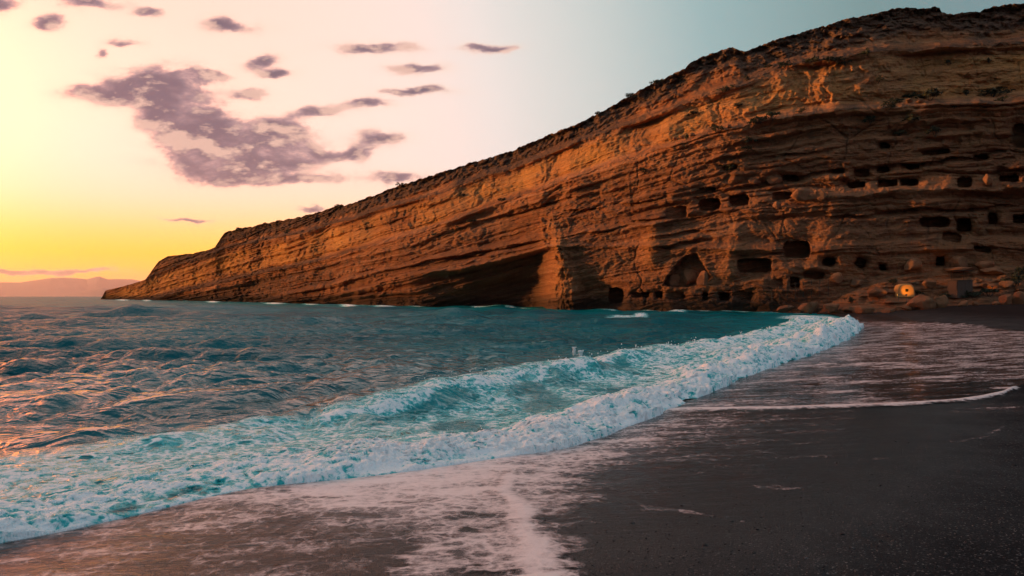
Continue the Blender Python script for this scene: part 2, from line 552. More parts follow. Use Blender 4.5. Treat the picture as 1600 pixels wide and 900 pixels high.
def water_material():
    m, t = material('sea_water_and_foam')
    p = t.pos()
    foam = t.attr('foam'); lump = t.attr('lump'); air = t.attr('air')
    n1 = t.noise(t.scale(p, (1.0, 1.0, 0.6)), 5.0, 4.0, 0.65, 0.6)
    n2 = t.noise(p, 22.0, 3.0, 0.7)
    vein = t.voronoi(t.vmath('ADD', p, t.scale(t.vmath('SUBTRACT', t.noise(p, 2.2, 2.0, 0.6, out='Color'), (0.5, 0.5, 0.5)), (0.7, 0.7, 0.7))), 3.2, 'DISTANCE_TO_EDGE')
    lace = t.smooth(vein, 0.0, 0.16, 1.0, 0.0)
    fw = t.vmath('ADD', p, t.scale(t.vmath('SUBTRACT', t.noise(p, 3.5, 2.0, 0.6, out='Color'), (0.5, 0.5, 0.5)), (0.35, 0.35, 0.35)))
    fil = t.math('SUBTRACT', 1.0, t.math('ABSOLUTE', t.math('MULTIPLY_ADD', t.noise(fw, 6.5, 4.0, 0.65), 5.0, -2.5)))
    f = t.math('ADD', foam, t.math('MULTIPLY', t.math('SUBTRACT', lump, 0.5), 0.8))
    f = t.math('ADD', f, t.math('MULTIPLY', t.math('SUBTRACT', fil, 0.30), 0.62))
    f = t.math('ADD', f, t.math('MULTIPLY', t.math('SUBTRACT', n1, 0.5), 1.3))
    f = t.math('ADD', f, t.math('MULTIPLY', t.math('SUBTRACT', n2, 0.5), 0.6))
    f = t.math('ADD', f, t.math('MULTIPLY', t.math('SUBTRACT', lace, 0.3), 0.35))
    on = t.smooth(foam, 0.02, 0.2)
    fm = t.math('MULTIPLY', t.smooth(f, 0.35, 0.95), on)
    aer = t.math('MAXIMUM', air, t.math('MULTIPLY', t.smooth(f, 0.0, 0.6), on))
    big = t.noise(p, 0.07, 3.0, 0.6)
    body = t.mix(t.smooth(big, 0.35, 0.65), (0.0, 0.088, 0.105, 1), (0.0, 0.150, 0.170, 1))
    body = t.mix(aer, body, (0.02, 0.40, 0.41, 1))
    # ripples
    r1 = t.noise(t.scale(p, (0.8, 1.0, 1.0)), 2.3, 4.0, 0.55, 0.4)
    r2 = t.noise(t.scale(p, (0.7, 1.0, 1.0)), 0.55, 3.0, 0.5, 0.3)
    r3 = t.noise(p, 9.0, 3.0, 0.6, 0.5)
    rh = t.math('ADD', t.math('ADD', t.math('MULTIPLY', r1, 0.34), t.math('MULTIPLY', r2, 0.9)), t.math('MULTIPLY', r3, 0.07))
    rh = t.math('ADD', rh, t.math('MULTIPLY', t.noise(t.scale(p, (0.8, 1.0, 1.0)), 0.16, 2.0, 0.5, 0.3), t.smooth(t.vmath('LENGTH', p), 25.0, 120.0, 0.0, 5.0)))
    rid = t.math('ABSOLUTE', t.math('MULTIPLY_ADD', t.noise(t.scale(p, (0.75, 1.1, 1.0)), 1.25, 3.0, 0.55, 0.5), 2.0, -1.0))
    rh = t.math('ADD', rh, t.math('MULTIPLY', rid, -0.55))
    nb = t.bump(rh, 0.8, 0.5)
    dist = t.vmath('LENGTH', p)
    water = t.pbr(body, t.smooth(dist, 15.0, 140.0, 0.07, 0.26), nb, 0.5, 1.33)
    water = t.blend(t.smooth(dist, 11.0, 32.0, 0.0, 0.62), water, t.diffuse(body, nb, 0.0))      # steep faces hide the mirror-like backs of far waves
    fh = t.math('ADD', t.math('MULTIPLY', n1, 0.5), n2)
    fnb = t.bump(fh, 0.7, 0.05)
    fcol = t.mix(t.smooth(f, 0.52, 1.15), (0.09, 0.53, 0.54, 1), (0.93, 0.90, 0.89, 1))
    fo = t.n('ShaderNodeBsdfPrincipled')
    t.put(fo.inputs['Base Color'], fcol); fo.inputs['Roughness'].default_value = 0.75
    fo.inputs['Specular IOR Level'].default_value = 0.25
    t.link(fnb, fo.inputs['Normal'])
    mx = t.n('ShaderNodeMixShader'); t.link(fm, mx.inputs[0]); t.link(water, mx.inputs[1]); t.link(fo.outputs[0], mx.inputs[2])
    t.out(mx.outputs[0])
    return m


def swash_material():
    m, t = material('swash_film_and_foam')
    p = t.pos()
    foam = t.attr('foam'); film = t.attr('film')
    ps = t.scale(p, (0.55, 1.3, 1.0))
    warp = t.vmath('ADD', ps, t.scale(t.vmath('SUBTRACT', t.noise(ps, 1.5, 4.0, 0.6, out='Color'), (0.5, 0.5, 0.5)), (0.8, 0.8, 0.0)))
    n1 = t.noise(warp, 2.6, 7.0, 0.66)
    n2 = t.noise(p, 14.0, 6.0, 0.72)
    n3 = t.noise(p, 60.0, 3.0, 0.7)
    f = t.math('ADD', foam, t.math('MULTIPLY', t.math('SUBTRACT', n1, 0.5), 1.8))
    f = t.math('ADD', f, t.math('MULTIPLY', t.math('SUBTRACT', n2, 0.5), 0.7))
    net = t.voronoi(t.vmath('ADD', p, t.scale(t.vmath('SUBTRACT', t.noise(p, 4.0, 3.0, 0.6, out='Color'), (0.5, 0.5, 0.5)), (0.35, 0.35, 0.0))), 6.5, 'DISTANCE_TO_EDGE')
    f = t.math('ADD', f, t.math('MULTIPLY', t.math('SUBTRACT', t.smooth(net, 0.0, 0.22, 1.0, 0.0), 0.45), 0.20))
    f = t.math('ADD', f, t.math('MULTIPLY', t.math('SUBTRACT', n3, 0.5), 0.45))
    cov = t.math('MULTIPLY', t.smooth(f, 0.25, 0.85), t.smooth(foam, 0.0, 0.12))
    cov = t.math('MULTIPLY', cov, 0.93)
    fnb = t.bump(t.math('ADD', n2, t.math('MULTIPLY', n3, 0.4)), 0.5, 0.02)
    fcol = t.mix(t.smooth(f, 0.4, 1.2), (0.50, 0.37, 0.36, 1), (0.92, 0.75, 0.72, 1))  # pink sky reflection put into the foam colour
    fo = t.pbr(fcol, 0.34, fnb, 0.6)
    rip = t.noise(t.scale(p, (0.35, 1.6, 1.0)), 3.0, 4.0, 0.6, 0.3)
    wnb = t.bump(rip, 0.45, 0.10)
    wa = t.pbr((0.02, 0.02, 0.022, 1), 0.10, wnb, 0.5, 1.33)
    tr = t.n('ShaderNodeBsdfTransparent').outputs[0]
    m1 = t.n('ShaderNodeMixShader')
    t.link(t.math('MULTIPLY', film, 0.9), m1.inputs[0]); t.link(tr, m1.inputs[1]); t.link(wa, m1.inputs[2])
    m2 = t.n('ShaderNodeMixShader')
    t.link(cov, m2.inputs[0]); t.link(m1.outputs[0], m2.inputs[1]); t.link(fo, m2.inputs[2])
    t.out(m2.outputs[0])
    return m


# ------------------------------------------------------------------ cliff
T_TOP = curve([(120, 480), (140, 474), (158, 467), (165, 454), (190, 448), (215, 441), (228, 436), (236, 424), (248, 408), (262, 400), (300, 396), (322, 391), (336, 386), (346, 370), (352, 362), (378, 357),
               (400, 352), (425, 347), (450, 342), (480, 336), (520, 324), (560, 314), (600, 299), (640, 285), (700, 265), (750, 250), (800, 235), (850, 214), (900, 194),
               (950, 169), (1000, 140), (1040, 121), (1070, 108), (1082, 95), (1110, 84), (1130, 77), (1146, 73), (1156, 77), (1164, 80), (1182, 74), (1200, 65), (1230, 56), (1250, 51), (1290, 40), (1320, 30), (1350, 24),
               (1382, 17), (1398, 13), (1402, 12), (1430, 12), (1444, 13), (1460, 10), (1468, 12), (1471, 20), (1492, 22), (1530, 18), (1552, 10), (1570, 7), (1600, 4), (1700, -10), (1900, -25), (2200, -20)])
L_2 = curve([(120, 470), (240, 430), (325, 396), (400, 380), (500, 357), (550, 345), (675, 305), (800, 264), (900, 224), (1000, 189), (1104, 151), (1170, 128), (1227, 104), (1300, 91), (1400, 82), (1500, 76), (1600, 66), (2200, 30)])
L_1 = curve([(120, 500), (250, 466), (325, 447), (400, 430), (450, 420), (500, 407), (550, 392), (650, 365), (750, 327), (825, 303), (930, 266), (1000, 244), (1090, 214), (1180, 191), (1300, 175), (1450, 165), (1600, 160), (2200, 140)])
L_A = curve([(120, 560), (300, 500), (400, 475), (500, 450), (600, 424), (670, 407), (725, 399), (800, 384), (875, 370), (947, 358), (1000, 348), (1090, 337), (1180, 323), (1250, 313), (1400, 300), (1600, 294), (2200, 280)])
L_B = curve([(120, 600), (400, 500), (500, 470), (570, 452), (600, 440), (630, 430), (700, 424), (775, 407), (850, 388), (900, 383), (1000, 385), (1100, 388), (1300, 392), (1600, 385), (2200, 370)])
D_WALL = curve([(120, 520), (140, 470), (160, 430), (250, 330), (340, 255), (450, 192), (560, 152), (640, 134), (720, 123), (800, 115), (860, 107), (890, 101), (960, 95), (1050, 88), (1150, 83), (1230, 80), (1300, 78),
                (1400, 77), (1500, 76), (1600, 75), (1750, 71), (1900, 66), (2200, 58)])
D_FOOT = curve([(120, 520), (160, 430), (1230, 79), (1260, 78), (1300, 76), (1340, 74.2), (1400, 72.4), (1500, 70.6), (1600, 69.3), (1750, 65), (1900, 60), (2200, 52)])
Z_FOOT = curve([(120, 0), (1260, 0), (1300, .25), (1340, .6), (1400, .9), (1500, 1.1), (1600, 1.2), (2200, 1.2)])
TALUS = curve([(120, 900), (1270, 495), (1300, 472), (1340, 447), (1400, 430), (1500, 420), (1600, 412), (2200, 400)])

# cave mouths: centre x, y, width, height, squareness, depth, tilt (degrees)
CAVES = [(1057, 332, 34, 19, 3.5, 3.0, -6), (1109, 320, 33, 19, 4, 4.5, -6), (1155, 313, 31, 17, 3, 4.5, -5), (1222, 306, 32, 13, 2.5, 3, -4), (1235, 278, 26, 11, 4, 3, 0),
         (1347, 270, 25, 13, 2.5, 3, -5), (1380, 265, 20, 10, 2.5, 2.5, -5), (1338, 289, 27, 10, 5, 3.5, -3), (1386, 287, 31, 11, 4, 4, -2), (1421, 285, 29, 11, 2.6, 4, 0),
         (1507, 285, 23, 16, 2.4, 4, 0), (1577, 279, 30, 11, 2.6, 3.5, 0), (1383, 228, 16, 9, 2.6, 2.5, 0), (1462, 238, 44, 8, 2.4, 2.2, -5), (1532, 246, 24, 9, 2.6, 2.5, -6),
         (1595, 212, 26, 38, 3, 3.0, 0), (1141, 262, 24, 7, 2.4, 2.0, -4), (1426, 261, 22, 8, 2.6, 2.5, 0),
         (1460, 347, 47, 16, 2.6, 4, 0), (1506, 352, 22, 21, 3.0, 4.5, 0), (1551, 342, 15, 18, 3.0, 4.5, 0), (1596, 342, 26, 14, 4, 4, 0), (1487, 371, 30, 14, 2.4, 2.2, 8), (1535, 389, 28, 10, 2.2, 2.2, 8),
         (1245, 390, 42, 27, 3.0, 5, 0), (1295, 409, 20, 14, 2.3, 4.5, 0), (1179, 415, 52, 23, 3.2, 4, 0), (1345, 411, 16, 17, 2.2, 3, 25), (1379, 418, 11, 9, 4, 3.5, 0), (1469, 408, 14, 15, 5, 4, 0),
         (1242, 441, 15, 17, 4, 4, 0), (1272, 430, 32, 12, 2.4, 2.6, 6), (1213, 442, 22, 13, 6, 1.0, 0), (963, 462, 22, 25, 3, 4.5, 0), (1001, 461, 29, 8, 4, 2.4, 0), (1030, 460, 11, 11, 4, 3, 0),
         (1057, 462, 28, 12, 3, 1.6, -3), (1102, 463, 7, 11, 6, 3, 0), (1132, 463, 13, 12, 6, 3.5, 0), (1165, 462, 22, 13, 4, 1.2, 0), (1308, 268, 20, 6, 2.2, 1.6, -4), (1106, 296, 26, 6, 2.2, 1.5, -6)]
COLLAPSE = [(1036, 446), (1044, 432), (1058, 413), (1068, 402), (1088, 396), (1096, 410), (1106, 424), (1112, 434), (1104, 441), (1085, 447), (1060, 449)]


def poly_sd(poly, X, Y):
    """signed distance, negative inside"""
    P = np.array(poly, float); Q = np.roll(P, -1, 0)
    d = np.full(X.shape, 1e9); ins = np.zeros(X.shape, bool)
    for (ax, ay), (bx, by) in zip(P, Q):
        dx, dy = bx - ax, by - ay
        t = np.clip(((X - ax) * dx + (Y - ay) * dy) / (dx * dx + dy * dy), 0, 1)
        d = np.minimum(d, np.hypot(X - ax - t * dx, Y - ay - t * dy))
        cr = ((ay > Y) != (by > Y)) & (X < (bx - ax) * (Y - ay) / (by - ay + 1e-12) + ax)
        ins ^= cr
    return np.where(ins, -d, d)


cols = np.concatenate([np.linspace(128, 160, 20, endpoint=False), np.arange(160, 1625, 1.2), np.arange(1625, 1760, 4), np.arange(1760, 2200, 12)])
NR = 440
v = np.linspace(0, 1, NR)
PX = np.broadcast_to(cols, (NR, len(cols))).astype(np.float64)
base_py = HZ + (EYE - Z_FOOT(cols)) / D_FOOT(cols) * FPX
base_py = np.where(cols < 1250, HZ + EYE / D_WALL(cols) * FPX, base_py) + 1.0
top_py = T_TOP(cols)
# small roughness of the skyline
top_n = 4.5 * fbm(cols / 14.0, cols * 0 + 3.3, oct=5, gain=0.65) + 1.5 * np.maximum(0, gnoise(cols / 4.0, cols * 0 + 9.1))
top_py = top_py + top_n * np.clip((cols - 150) / 300, 0.35, 1.0)
top_py = np.minimum(top_py, base_py - 0.6)
PY = top_py[None, :] + v[:, None] * (base_py - top_py)[None, :]

wall = D_WALL(PX)
mpp = wall / FPX                                  # metres per pixel there
T, l2, l1, la, lb = T_TOP(PX), L_2(PX), L_1(PX), L_A(PX), L_B(PX)
wob = 9.0 * fbm(PX / 90, PY / 60, 1.0, oct=5, gain=0.55) * np.clip((PX - 150) / 500, 0.25, 1)
YW = PY + wob


def band(y, ya, yb, da, db, under=1.2, lip=0.10, slope=0.22):
    """setback between two ledge lips: undercut below the upper lip, wall, then a sloping ledge out to the lower lip"""
    f = np.clip((y - ya) / np.maximum(yb - ya, 1e-3), 0, 1)
    wall_part = da + under * sstep(0, lip, f) * (1 - 0.7 * sstep(lip, 0.6, f))
    led = sstep(1 - slope, 1.0, f) ** 1.2
    body = wall_part + (da * 0.0 + (db - da) * 0.25) * sstep(lip, 1 - slope, f)
    return body + (db - body) * led, f


along = np.cumsum(np.concatenate([[0], np.hypot(np.diff(D_WALL(cols) * (cols - 800) / FPX), np.diff(D_WALL(cols)))]))
_sc = np.clip(D_WALL(cols) / 105.0, 1.0, 4.0)
along = np.cumsum(np.concatenate([[0], np.diff(along) / _sc[1:]]))      # relief grows coarser out along the headland
AL = np.broadcast_to(along, PX.shape)
ledge = lambda base, var, sc, o: (base + var * fbm(along / sc, along * 0 + o, o, oct=3, gain=0.6))[None, :]
S_T, S_2, S_1, S_A, S_B = 17.0, ledge(12.5, 2.6, 16.0, 1.0), ledge(7.5, 2.4, 18.0, 3.0), ledge(3.6, 1.8, 13.0, 5.0), ledge(1.6, 1.0, 11.0, 7.0)
under = lambda o: np.clip(0.9 + 2.2 * gnoise(along / 8.0, along * 0 + o, o), 0, 2.6)[None, :]
far = np.clip(wall / 110.0, 1.0, 1.8)
s0, f0 = band(YW, T, l2, S_T, S_2, 0.8, 0.16, 0.35)
s1, f1 = band(YW, l2, l1, S_2, S_1, under(2.5), 0.10, 0.20)
s2, f2 = band(YW, l1, la, S_1, S_A, under(4.5), 0.08, 0.18)
s3, f3 = band(YW, la, lb, S_A, S_B, under(6.5), 0.12, 0.25)
s4 = S_B + 0.6 * sstep(0, 8, YW - lb) - 0.8 * sstep(5, 70, YW - lb)
SET = np.where(YW < l2, s0, np.where(YW < l1, s1, np.where(YW < la, s2, np.where(YW < lb, s3, s4)))) * far
DEP = wall + SET

strat_m = (YW - l1) * mpp                      # metres below the main ledge, across the bedding
smooth_zone = sstep(0, 25, YW - la) * sstep(860, 960, PX)
low_zone = sstep(-12, 6, YW - l1)
leftz = sstep(760, 560, PX)
fs = np.clip(wall / 110.0, 1.0, 2.6)          # coarser relief farther out
# everything below is laid along the warped bedding
wa = 2.6 * fbm(AL / 7.0, strat_m / 4.0, 11.0, oct=3)
wsn = 0.45 * fbm(AL / 9.0, strat_m / 3.5, 14.0, oct=4, gain=0.55)
aw = AL + wa; sw = strat_m + wsn
# thin beds: random thicknesses, each sticking out by its own amount and only in places
for (lo_t, hi_t, scale_, al_len, seed_z) in ((1.0, 3.2, 1.25, 34.0, 0.2), (0.3, 0.9, 0.75, 16.0, 5.2)):
    edges = np.cumsum(np.concatenate([[-45], RNG.uniform(lo_t, hi_t, int(130 / (lo_t + hi_t)))]))
    k = np.clip(np.searchsorted(edges, sw) - 1, 0, len(edges) - 2)
    fk = (sw - edges[k]) / (edges[k + 1] - edges[k])
    amp = RNG.uniform(0.1, 1.0, len(edges))[k]
    mod = np.clip(0.5 + 1.1 * gnoise(aw / al_len, k * 3.17, seed_z) + 0.4 * gnoise(aw / (al_len * .3), k * 5.3, seed_z), 0, 1.4)
    bed = amp * mod * (sstep(0, 0.10, fk) * (1 - 0.9 * sstep(0.45, 1.0, fk)))
    DEP -= bed * scale_ * fs * (0.45 + 0.95 * low_zone + 0.7 * leftz) * (1 - 0.5 * smooth_zone) * (1.0 + 0.8 * sstep(700, 350, PX))
P0 = at(PX, PY, DEP)
X0, Y0, Z0 = P0[..., 0], P0[..., 1], P0[..., 2]
# vertical flutes on the clean walls, in patches
patch = np.clip(0.35 + 1.2 * fbm(AL / 15.0, strat_m / 9.0, 21.0, oct=2), 0, 1)
fl = ridged(aw / 4.6, sw / 11.0, 5.0, oct=4, gain=0.6)
fl2 = ridged(aw / 1.6, sw / 4.5, 8.0, oct=3, gain=0.6)
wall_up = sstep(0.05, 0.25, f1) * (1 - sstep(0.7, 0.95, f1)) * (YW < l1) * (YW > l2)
wall_cap = sstep(0.2, 0.4, f0) * (1 - sstep(0.6, 0.9, f0)) * (YW < l2)
wall_lo = sstep(0.1, 0.3, f2) * (YW > l1) * leftz * 0.5
farz = sstep(620, 380, PX)
DEP -= (fl - 0.62) * (2.2 * wall_up + 1.6 * wall_cap + 1.6 * wall_lo + 0.3) * patch * 1.3 * (1 - 0.45 * farz)
DEP -= (fl2 - 0.6) * (0.8 * wall_up + 0.8 * wall_cap + 0.6 * wall_lo + 0.2) * patch * 1.2
# broad bays, lens-shaped swellings, broken rock
DEP -= 3.0 * fbm(AL / 26.0, Z0 / 30.0, 2.0, oct=3) * (0.5 + 0.5 * leftz) + 1.0 * fbm(aw / 9.0, sw / 2.8, 6.0, oct=5, gain=0.6)
rough = np.clip(0.45 + 1.2 * fbm(AL / 11, strat_m / 5, 31.0, oct=2), 0.1, 1.2) * (1 - 0.6 * smooth_zone)
DEP -= (billow(aw / 3.2, sw / 1.3, 9.0, oct=4, gain=0.62) - 0.3) * 1.5 * fs ** 1.4 * rough
w1, w2, wv = worley(aw / 4.2 + 0.6 * gnoise(AL / 3, strat_m / 3, 0.3), sw / 2.1 + 0.5 * gnoise(AL / 2.2, strat_m / 2, 7.3))
DEP -= (wv - 0.5) * sstep(0.0, 0.22, w2 - w1) * 1.1 * fs * rough * (1 - 0.3 * farz)
w1, w2, wv = worley(aw / 1.5, sw / 0.85 + 31)
DEP -= (wv - 0.5) * sstep(0.0, 0.25, w2 - w1) * 0.45 * fs * (0.3 + rough)
w1, w2, wv = worley(AL / 5.0 + 0.12 * gnoise(AL / 2, strat_m / 2, 70.0), strat_m / 4.5 + 17)
crack = sstep(0.07, 0.0, w2 - w1) * np.clip(0.2 + 1.4 * fbm(AL / 9, strat_m / 7, 71.0, oct=2), 0, 1)
DEP += 0.4 * crack * fs
# rough crust of the summit
crust = sstep(34, 4, (PY - T) * np.clip(600 / np.maximum(PX, 300), 0.5, 1.6)) * sstep(200, 350, PX)
crust = np.clip(crust * (1 + 0.8 * fbm(AL / 6, strat_m / 3, 17.0, oct=3)), 0, 1)
DEP -= crust * (2.6 * fbm(X0 / 2.2, Z0 / 1.5, Y0 / 2.2, oct=5, gain=0.62) - 0.4)
DEP -= 0.34 * fs * fbm(X0 / 0.9, Z0 / 0.7, Y0 / 0.9, oct=4, gain=0.65)
DEP -= 1.5 * farz * fbm(aw / 2.2, sw / 1.4, 61.0, oct=4, gain=0.6) * fs

# big overhung alcove with the lit rib beside it
alc = sstep(585, 690, PX) * (1 - sstep(838, 868, PX)) * sstep(1, 9, YW - lb)
DEP += alc * (2.6 + 6.5 * sstep(640, 820, PX)) * (0.55 + 0.45 * sstep(0, 40, YW - lb))
inner = sstep(700, 800, PX + (PY - 440) * 1.2) * (1 - sstep(836, 860, PX)) * sstep(430, 446, PY + (PX - 800) * 0.10)
DEP += inner * 3.5
ribn = fbm(PX / 18, PY / 30, 3.3, oct=4, gain=0.6)
rib = np.exp(-(np.abs(PX - 872 - (PY - 420) * 0.10 + 16 * ribn) / (15.0 + 14.0 * sstep(360, 480, PY) + 8 * ribn)) ** 2.0) * sstep(318, 385, PY + 20 * ribn)
DEP -= rib * (2.4 + 2.0 * fl2)
notch = sstep(893, 915, PX) * (1 - sstep(940, 980, PX)) * sstep(428, 452, PY)
DEP += notch * 2.6
rib2 = np.exp(-((PX - 1020 + (PY - 380) * 0.12) / 13.0) ** 2) * sstep(340, 360, PY) * (1 - sstep(405, 425, PY))
DEP -= rib2 * 1.5
rib3 = np.exp(-((PX - 1145 + (PY - 400) * 0.1) / 14.0) ** 2) * sstep(360, 385, PY) * (1 - sstep(425, 450, PY))
DEP -= rib3 * 0.9
# undercut bed edges dipping across the middle of the face
for (a, b, c, d, dep) in [(540, 462, 640, 440, 1.5), (660, 412, 850, 372, 2.2), (700, 360, 930, 298, 1.6), (880, 332, 1130, 290, 1.4), (400, 405, 700, 316, 1.6), (930, 352, 1090, 330, 2.0), (1180, 250, 1330, 225, 1.4),
                          (1090, 300, 1300, 268, 1.6), (1300, 262, 1600, 238, 1.6), (1280, 335, 1600, 322, 1.2), (1000, 372, 1110, 356, 1.6), (1010, 385, 1100, 372, 1.5), (300, 420, 500, 368, 1.6), (360, 440, 520, 412, 1.2)]:
    yl = b + (PX - a) * (d - b) / (c - a) + wob * 1.5
    DEP += dep * sstep(a - 20, a + 25, PX) * (1 - sstep(c - 40, c + 30, PX)) * sstep(0, 2.2, PY - yl) * (1 - sstep(3.5, 11, PY - yl)) * (0.15 + 1.0 * np.clip(gnoise(along / 6, along * 0 + b * 1.0, 0.7) + 0.4, 0, 1)[None, :])
# slanting joints
jn1 = 1.2 * gnoise(PX / 6, PY / 6, 2.2); jn2 = np.clip(0.5 + gnoise(PX / 9, PY / 9, 8.8), 0, 1)
for (x1, y1, x2, y2) in [(1195, 350, 1225, 388), (1152, 240, 1162, 268), (1316, 370, 1330, 395), (1438, 90, 1446, 118), (1590, 90, 1597, 145), (1128, 112, 1132, 152), (1353, 360, 1375, 402), (1226, 332, 1216, 384)]:
    dx, dy = x2 - x1, y2 - y1
    tt = np.clip(((PX - x1) * dx + (PY - y1) * dy) / (dx * dx + dy * dy), 0, 1)
    dd = np.hypot(PX - x1 - tt * dx, PY - y1 - tt * dy)
    DEP += 0.35 * sstep(2.0, 0.4, dd + jn1) * jn2

# scree and terraces at the right-hand foot
tal = TALUS(PX)
foot = D_FOOT(PX)
ft = np.clip((PY - tal) / np.maximum(base_py[None, :] - tal, 1e-3), 0, 1)
scree = foot + (DEP - foot) * (1 - ft) ** 0.9
w1, w2, wv = worley(X0 / 1.7, Y0 / 1.7 + Z0)
scree -= 1.6 * fbm(X0 / 5.0, Z0 / 0.9, 3.0, oct=5, gain=0.6) * sstep(0.0, 0.2, ft) * (1 - sstep(0.8, 1, ft))
scree -= (1 - sstep(0.15, 0.55, w1)) * 0.45 * (wv > 0.55) * sstep(0.02, 0.12, ft) * (1 - sstep(0.85, 1, ft))
DEP = np.where(ft > 0, scree, DEP)

# wave-cut notch along the waterline
zz = EYE + (HZ - PY) / FPX * DEP
notchw = sstep(1260, 1200, PX) * (1 - sstep(0.2, 1.8, zz)) * 1.0
DEP += notchw * 0.9

# cave mouths
CAVE_ID = np.full(PX.shape, -1, int)
jx = 3.0 * fbm(PX / 8, PY / 8, 0.4, oct=4, gain=0.6); jy = 2.2 * fbm(PX / 8, PY / 8, 4.4, oct=4, gain=0.6)
for i, (cx, cyy, w_, h_, sq, dp, tilt) in enumerate(CAVES):
    sel = (np.abs(PX - cx) < w_ + 6) & (np.abs(PY - cyy) < h_ + w_ * 0.3 + 6)
    r0, r1 = np.where(sel.any(1))[0][[0, -1]]; c0, c1 = np.where(sel.any(0))[0][[0, -1]]
    sl = np.s_[r0:r1 + 1, c0:c1 + 1]
    a = R(tilt); sq = sq + 1.2
    x_ = PX[sl] + jx[sl] - cx; y_ = PY[sl] + jy[sl] - cyy
    xr = x_ * math.cos(a) + y_ * math.sin(a); yr = -x_ * math.sin(a) + y_ * math.cos(a)
    rr = (np.abs(xr / (w_ / 2)) ** sq + np.abs(yr / (h_ / 2)) ** sq) ** (1 / sq)
    mm = sstep(1.04, 0.93, rr)
    deep = DEP[sl].copy()
    floor_d = np.median(deep[rr < 1.1]) if (rr < 1.1).any() else deep.mean()
    DEP[sl] = deep * (1 - mm) + (floor_d + dp + 0.0 * deep) * mm + 0.55 * sstep(1.9, 1.0, rr) * (1 - mm)
    CAVE_ID[sl] = np.where(rr < 1.03, i, CAVE_ID[sl])
sd = poly_sd(COLLAPSE, PX + jx, PY + jy)
mm = sstep(1.5, -1.0, sd)
DEP += mm * 2.8
CAVE_ID = np.where(sd < 0.3, len(CAVES), CAVE_ID)

CL = at(PX, PY, DEP)
ZC = CL[..., 2]
wet_shade = (1 - sstep(0.9, 3.4, ZC + 0.8 * fbm(AL / 7, ZC, 4.0, oct=3))) * sstep(1330, 1240, PX)
wet_shade = np.maximum(wet_shade, np.maximum(inner * 0.6, alc * 0.35))  # shade of the alcove painted in through the wet darkening
capm = np.clip(crust * 1.1 + 0.5 * (YW < l1) * sstep(0.75, 0.95, f1) + 0.55 * sstep(0.7, 0.95, f0) * (YW < l2) + 0.35 * sstep(0, 12, YW - l1) * (1 - sstep(30, 70, YW - l1)) + 0.35 * (ft > 0) + 0.30 * farz, 0, 1)

# close the body: plateau behind the skyline, skirt below the sea
nxt = []
for back, drop in ((60, 14), (26, 5), (10, 1.2), (3, 0.1)):
    r = CL[0].copy()
    dirx = r[:, 0] / np.maximum(r[:, 1], 1)
    r[:, 1] += back; r[:, 0] += dirx * back
    r[:, 2] = np.maximum(r[:, 2] - drop + 0.3 * fbm(along / 3.0, along * 0 + back), -1.5)
    nxt.append(r)
skirt = CL[-1].copy(); skirt[:, 2] -= 3.0
body = np.concatenate([np.array(nxt), CL, skirt[None]], 0)


def pad(a, top=None):
    return np.concatenate([np.repeat(a[:1], 4, 0), a, a[-1:]], 0)


ochre_lit = np.clip(wall_up * (0.55 + 0.9 * fbm(AL / 12, strat_m / 6, 41.0, oct=3)) + 0.25 * rib + 0.2 * rib2 + 0.15 * rib3, 0, 1)  # yellower rock; sunlit brightness of wall and ribs also put into the colour
lower = np.clip(sstep(-10, 60, YW - l1) * (1 - 0.5 * rib - 0.3 * rib2 - 0.2 * rib3) * (0.75 + 0.5 * fbm(AL / 10, strat_m / 5, 51.0, oct=2)), 0, 1)  # rock colour darkened below the main ledge, standing in for shade
attrs = {'crack': pad(crack).ravel(), 'lower': pad(lower).ravel(), 'ochre_lit': pad(ochre_lit).ravel(), 'wet': pad(wet_shade).ravel(), 'cap': pad(np.where(np.arange(NR)[:, None] < 1, 1.0, capm)).ravel(), 'strat': pad(strat_m).ravel(), 'along': pad(AL).ravel()}
nr, nc = body.shape[:2]
F = grid_faces(nr, nc)
V = body.reshape(-1, 3)
cid = np.concatenate([np.full((4, nc), -1), CAVE_ID, np.full((1, nc), -1)], 0).ravel()
fc = cid[F].max(1) * (cid[F] >= 0).all(1) + -1 * (~(cid[F] >= 0).all(1))
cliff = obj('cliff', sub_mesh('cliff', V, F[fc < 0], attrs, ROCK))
tag(cliff, 'layered orange sandstone headland riddled with carved caves above the sea', kind='structure')
for i in range(len(CAVES) + 1):
    sel = fc == i
    if sel.sum() < 3: continue
    obj('cave', sub_mesh('cave', V, F[sel], attrs, ROCK), cliff)


def cliff_point(px, py):
    """world point of the cliff surface seen at that bearing and height"""
    c = int(np.argmin(np.abs(cols - px)))
    r = int(np.argmin(np.abs(PY[:, c] - py)))
    return CL[r, c]


# ------------------------------------------------------------------ polar grids round the camera
def polar(n_dense, extra_l, extra_r):
    a = np.linspace(-41, 41, n_dense)
    return np.concatenate([extra_l, np.degrees(np.arctan(np.linspace(math.tan(R(-41)), math.tan(R(41)), n_dense))), extra_r])


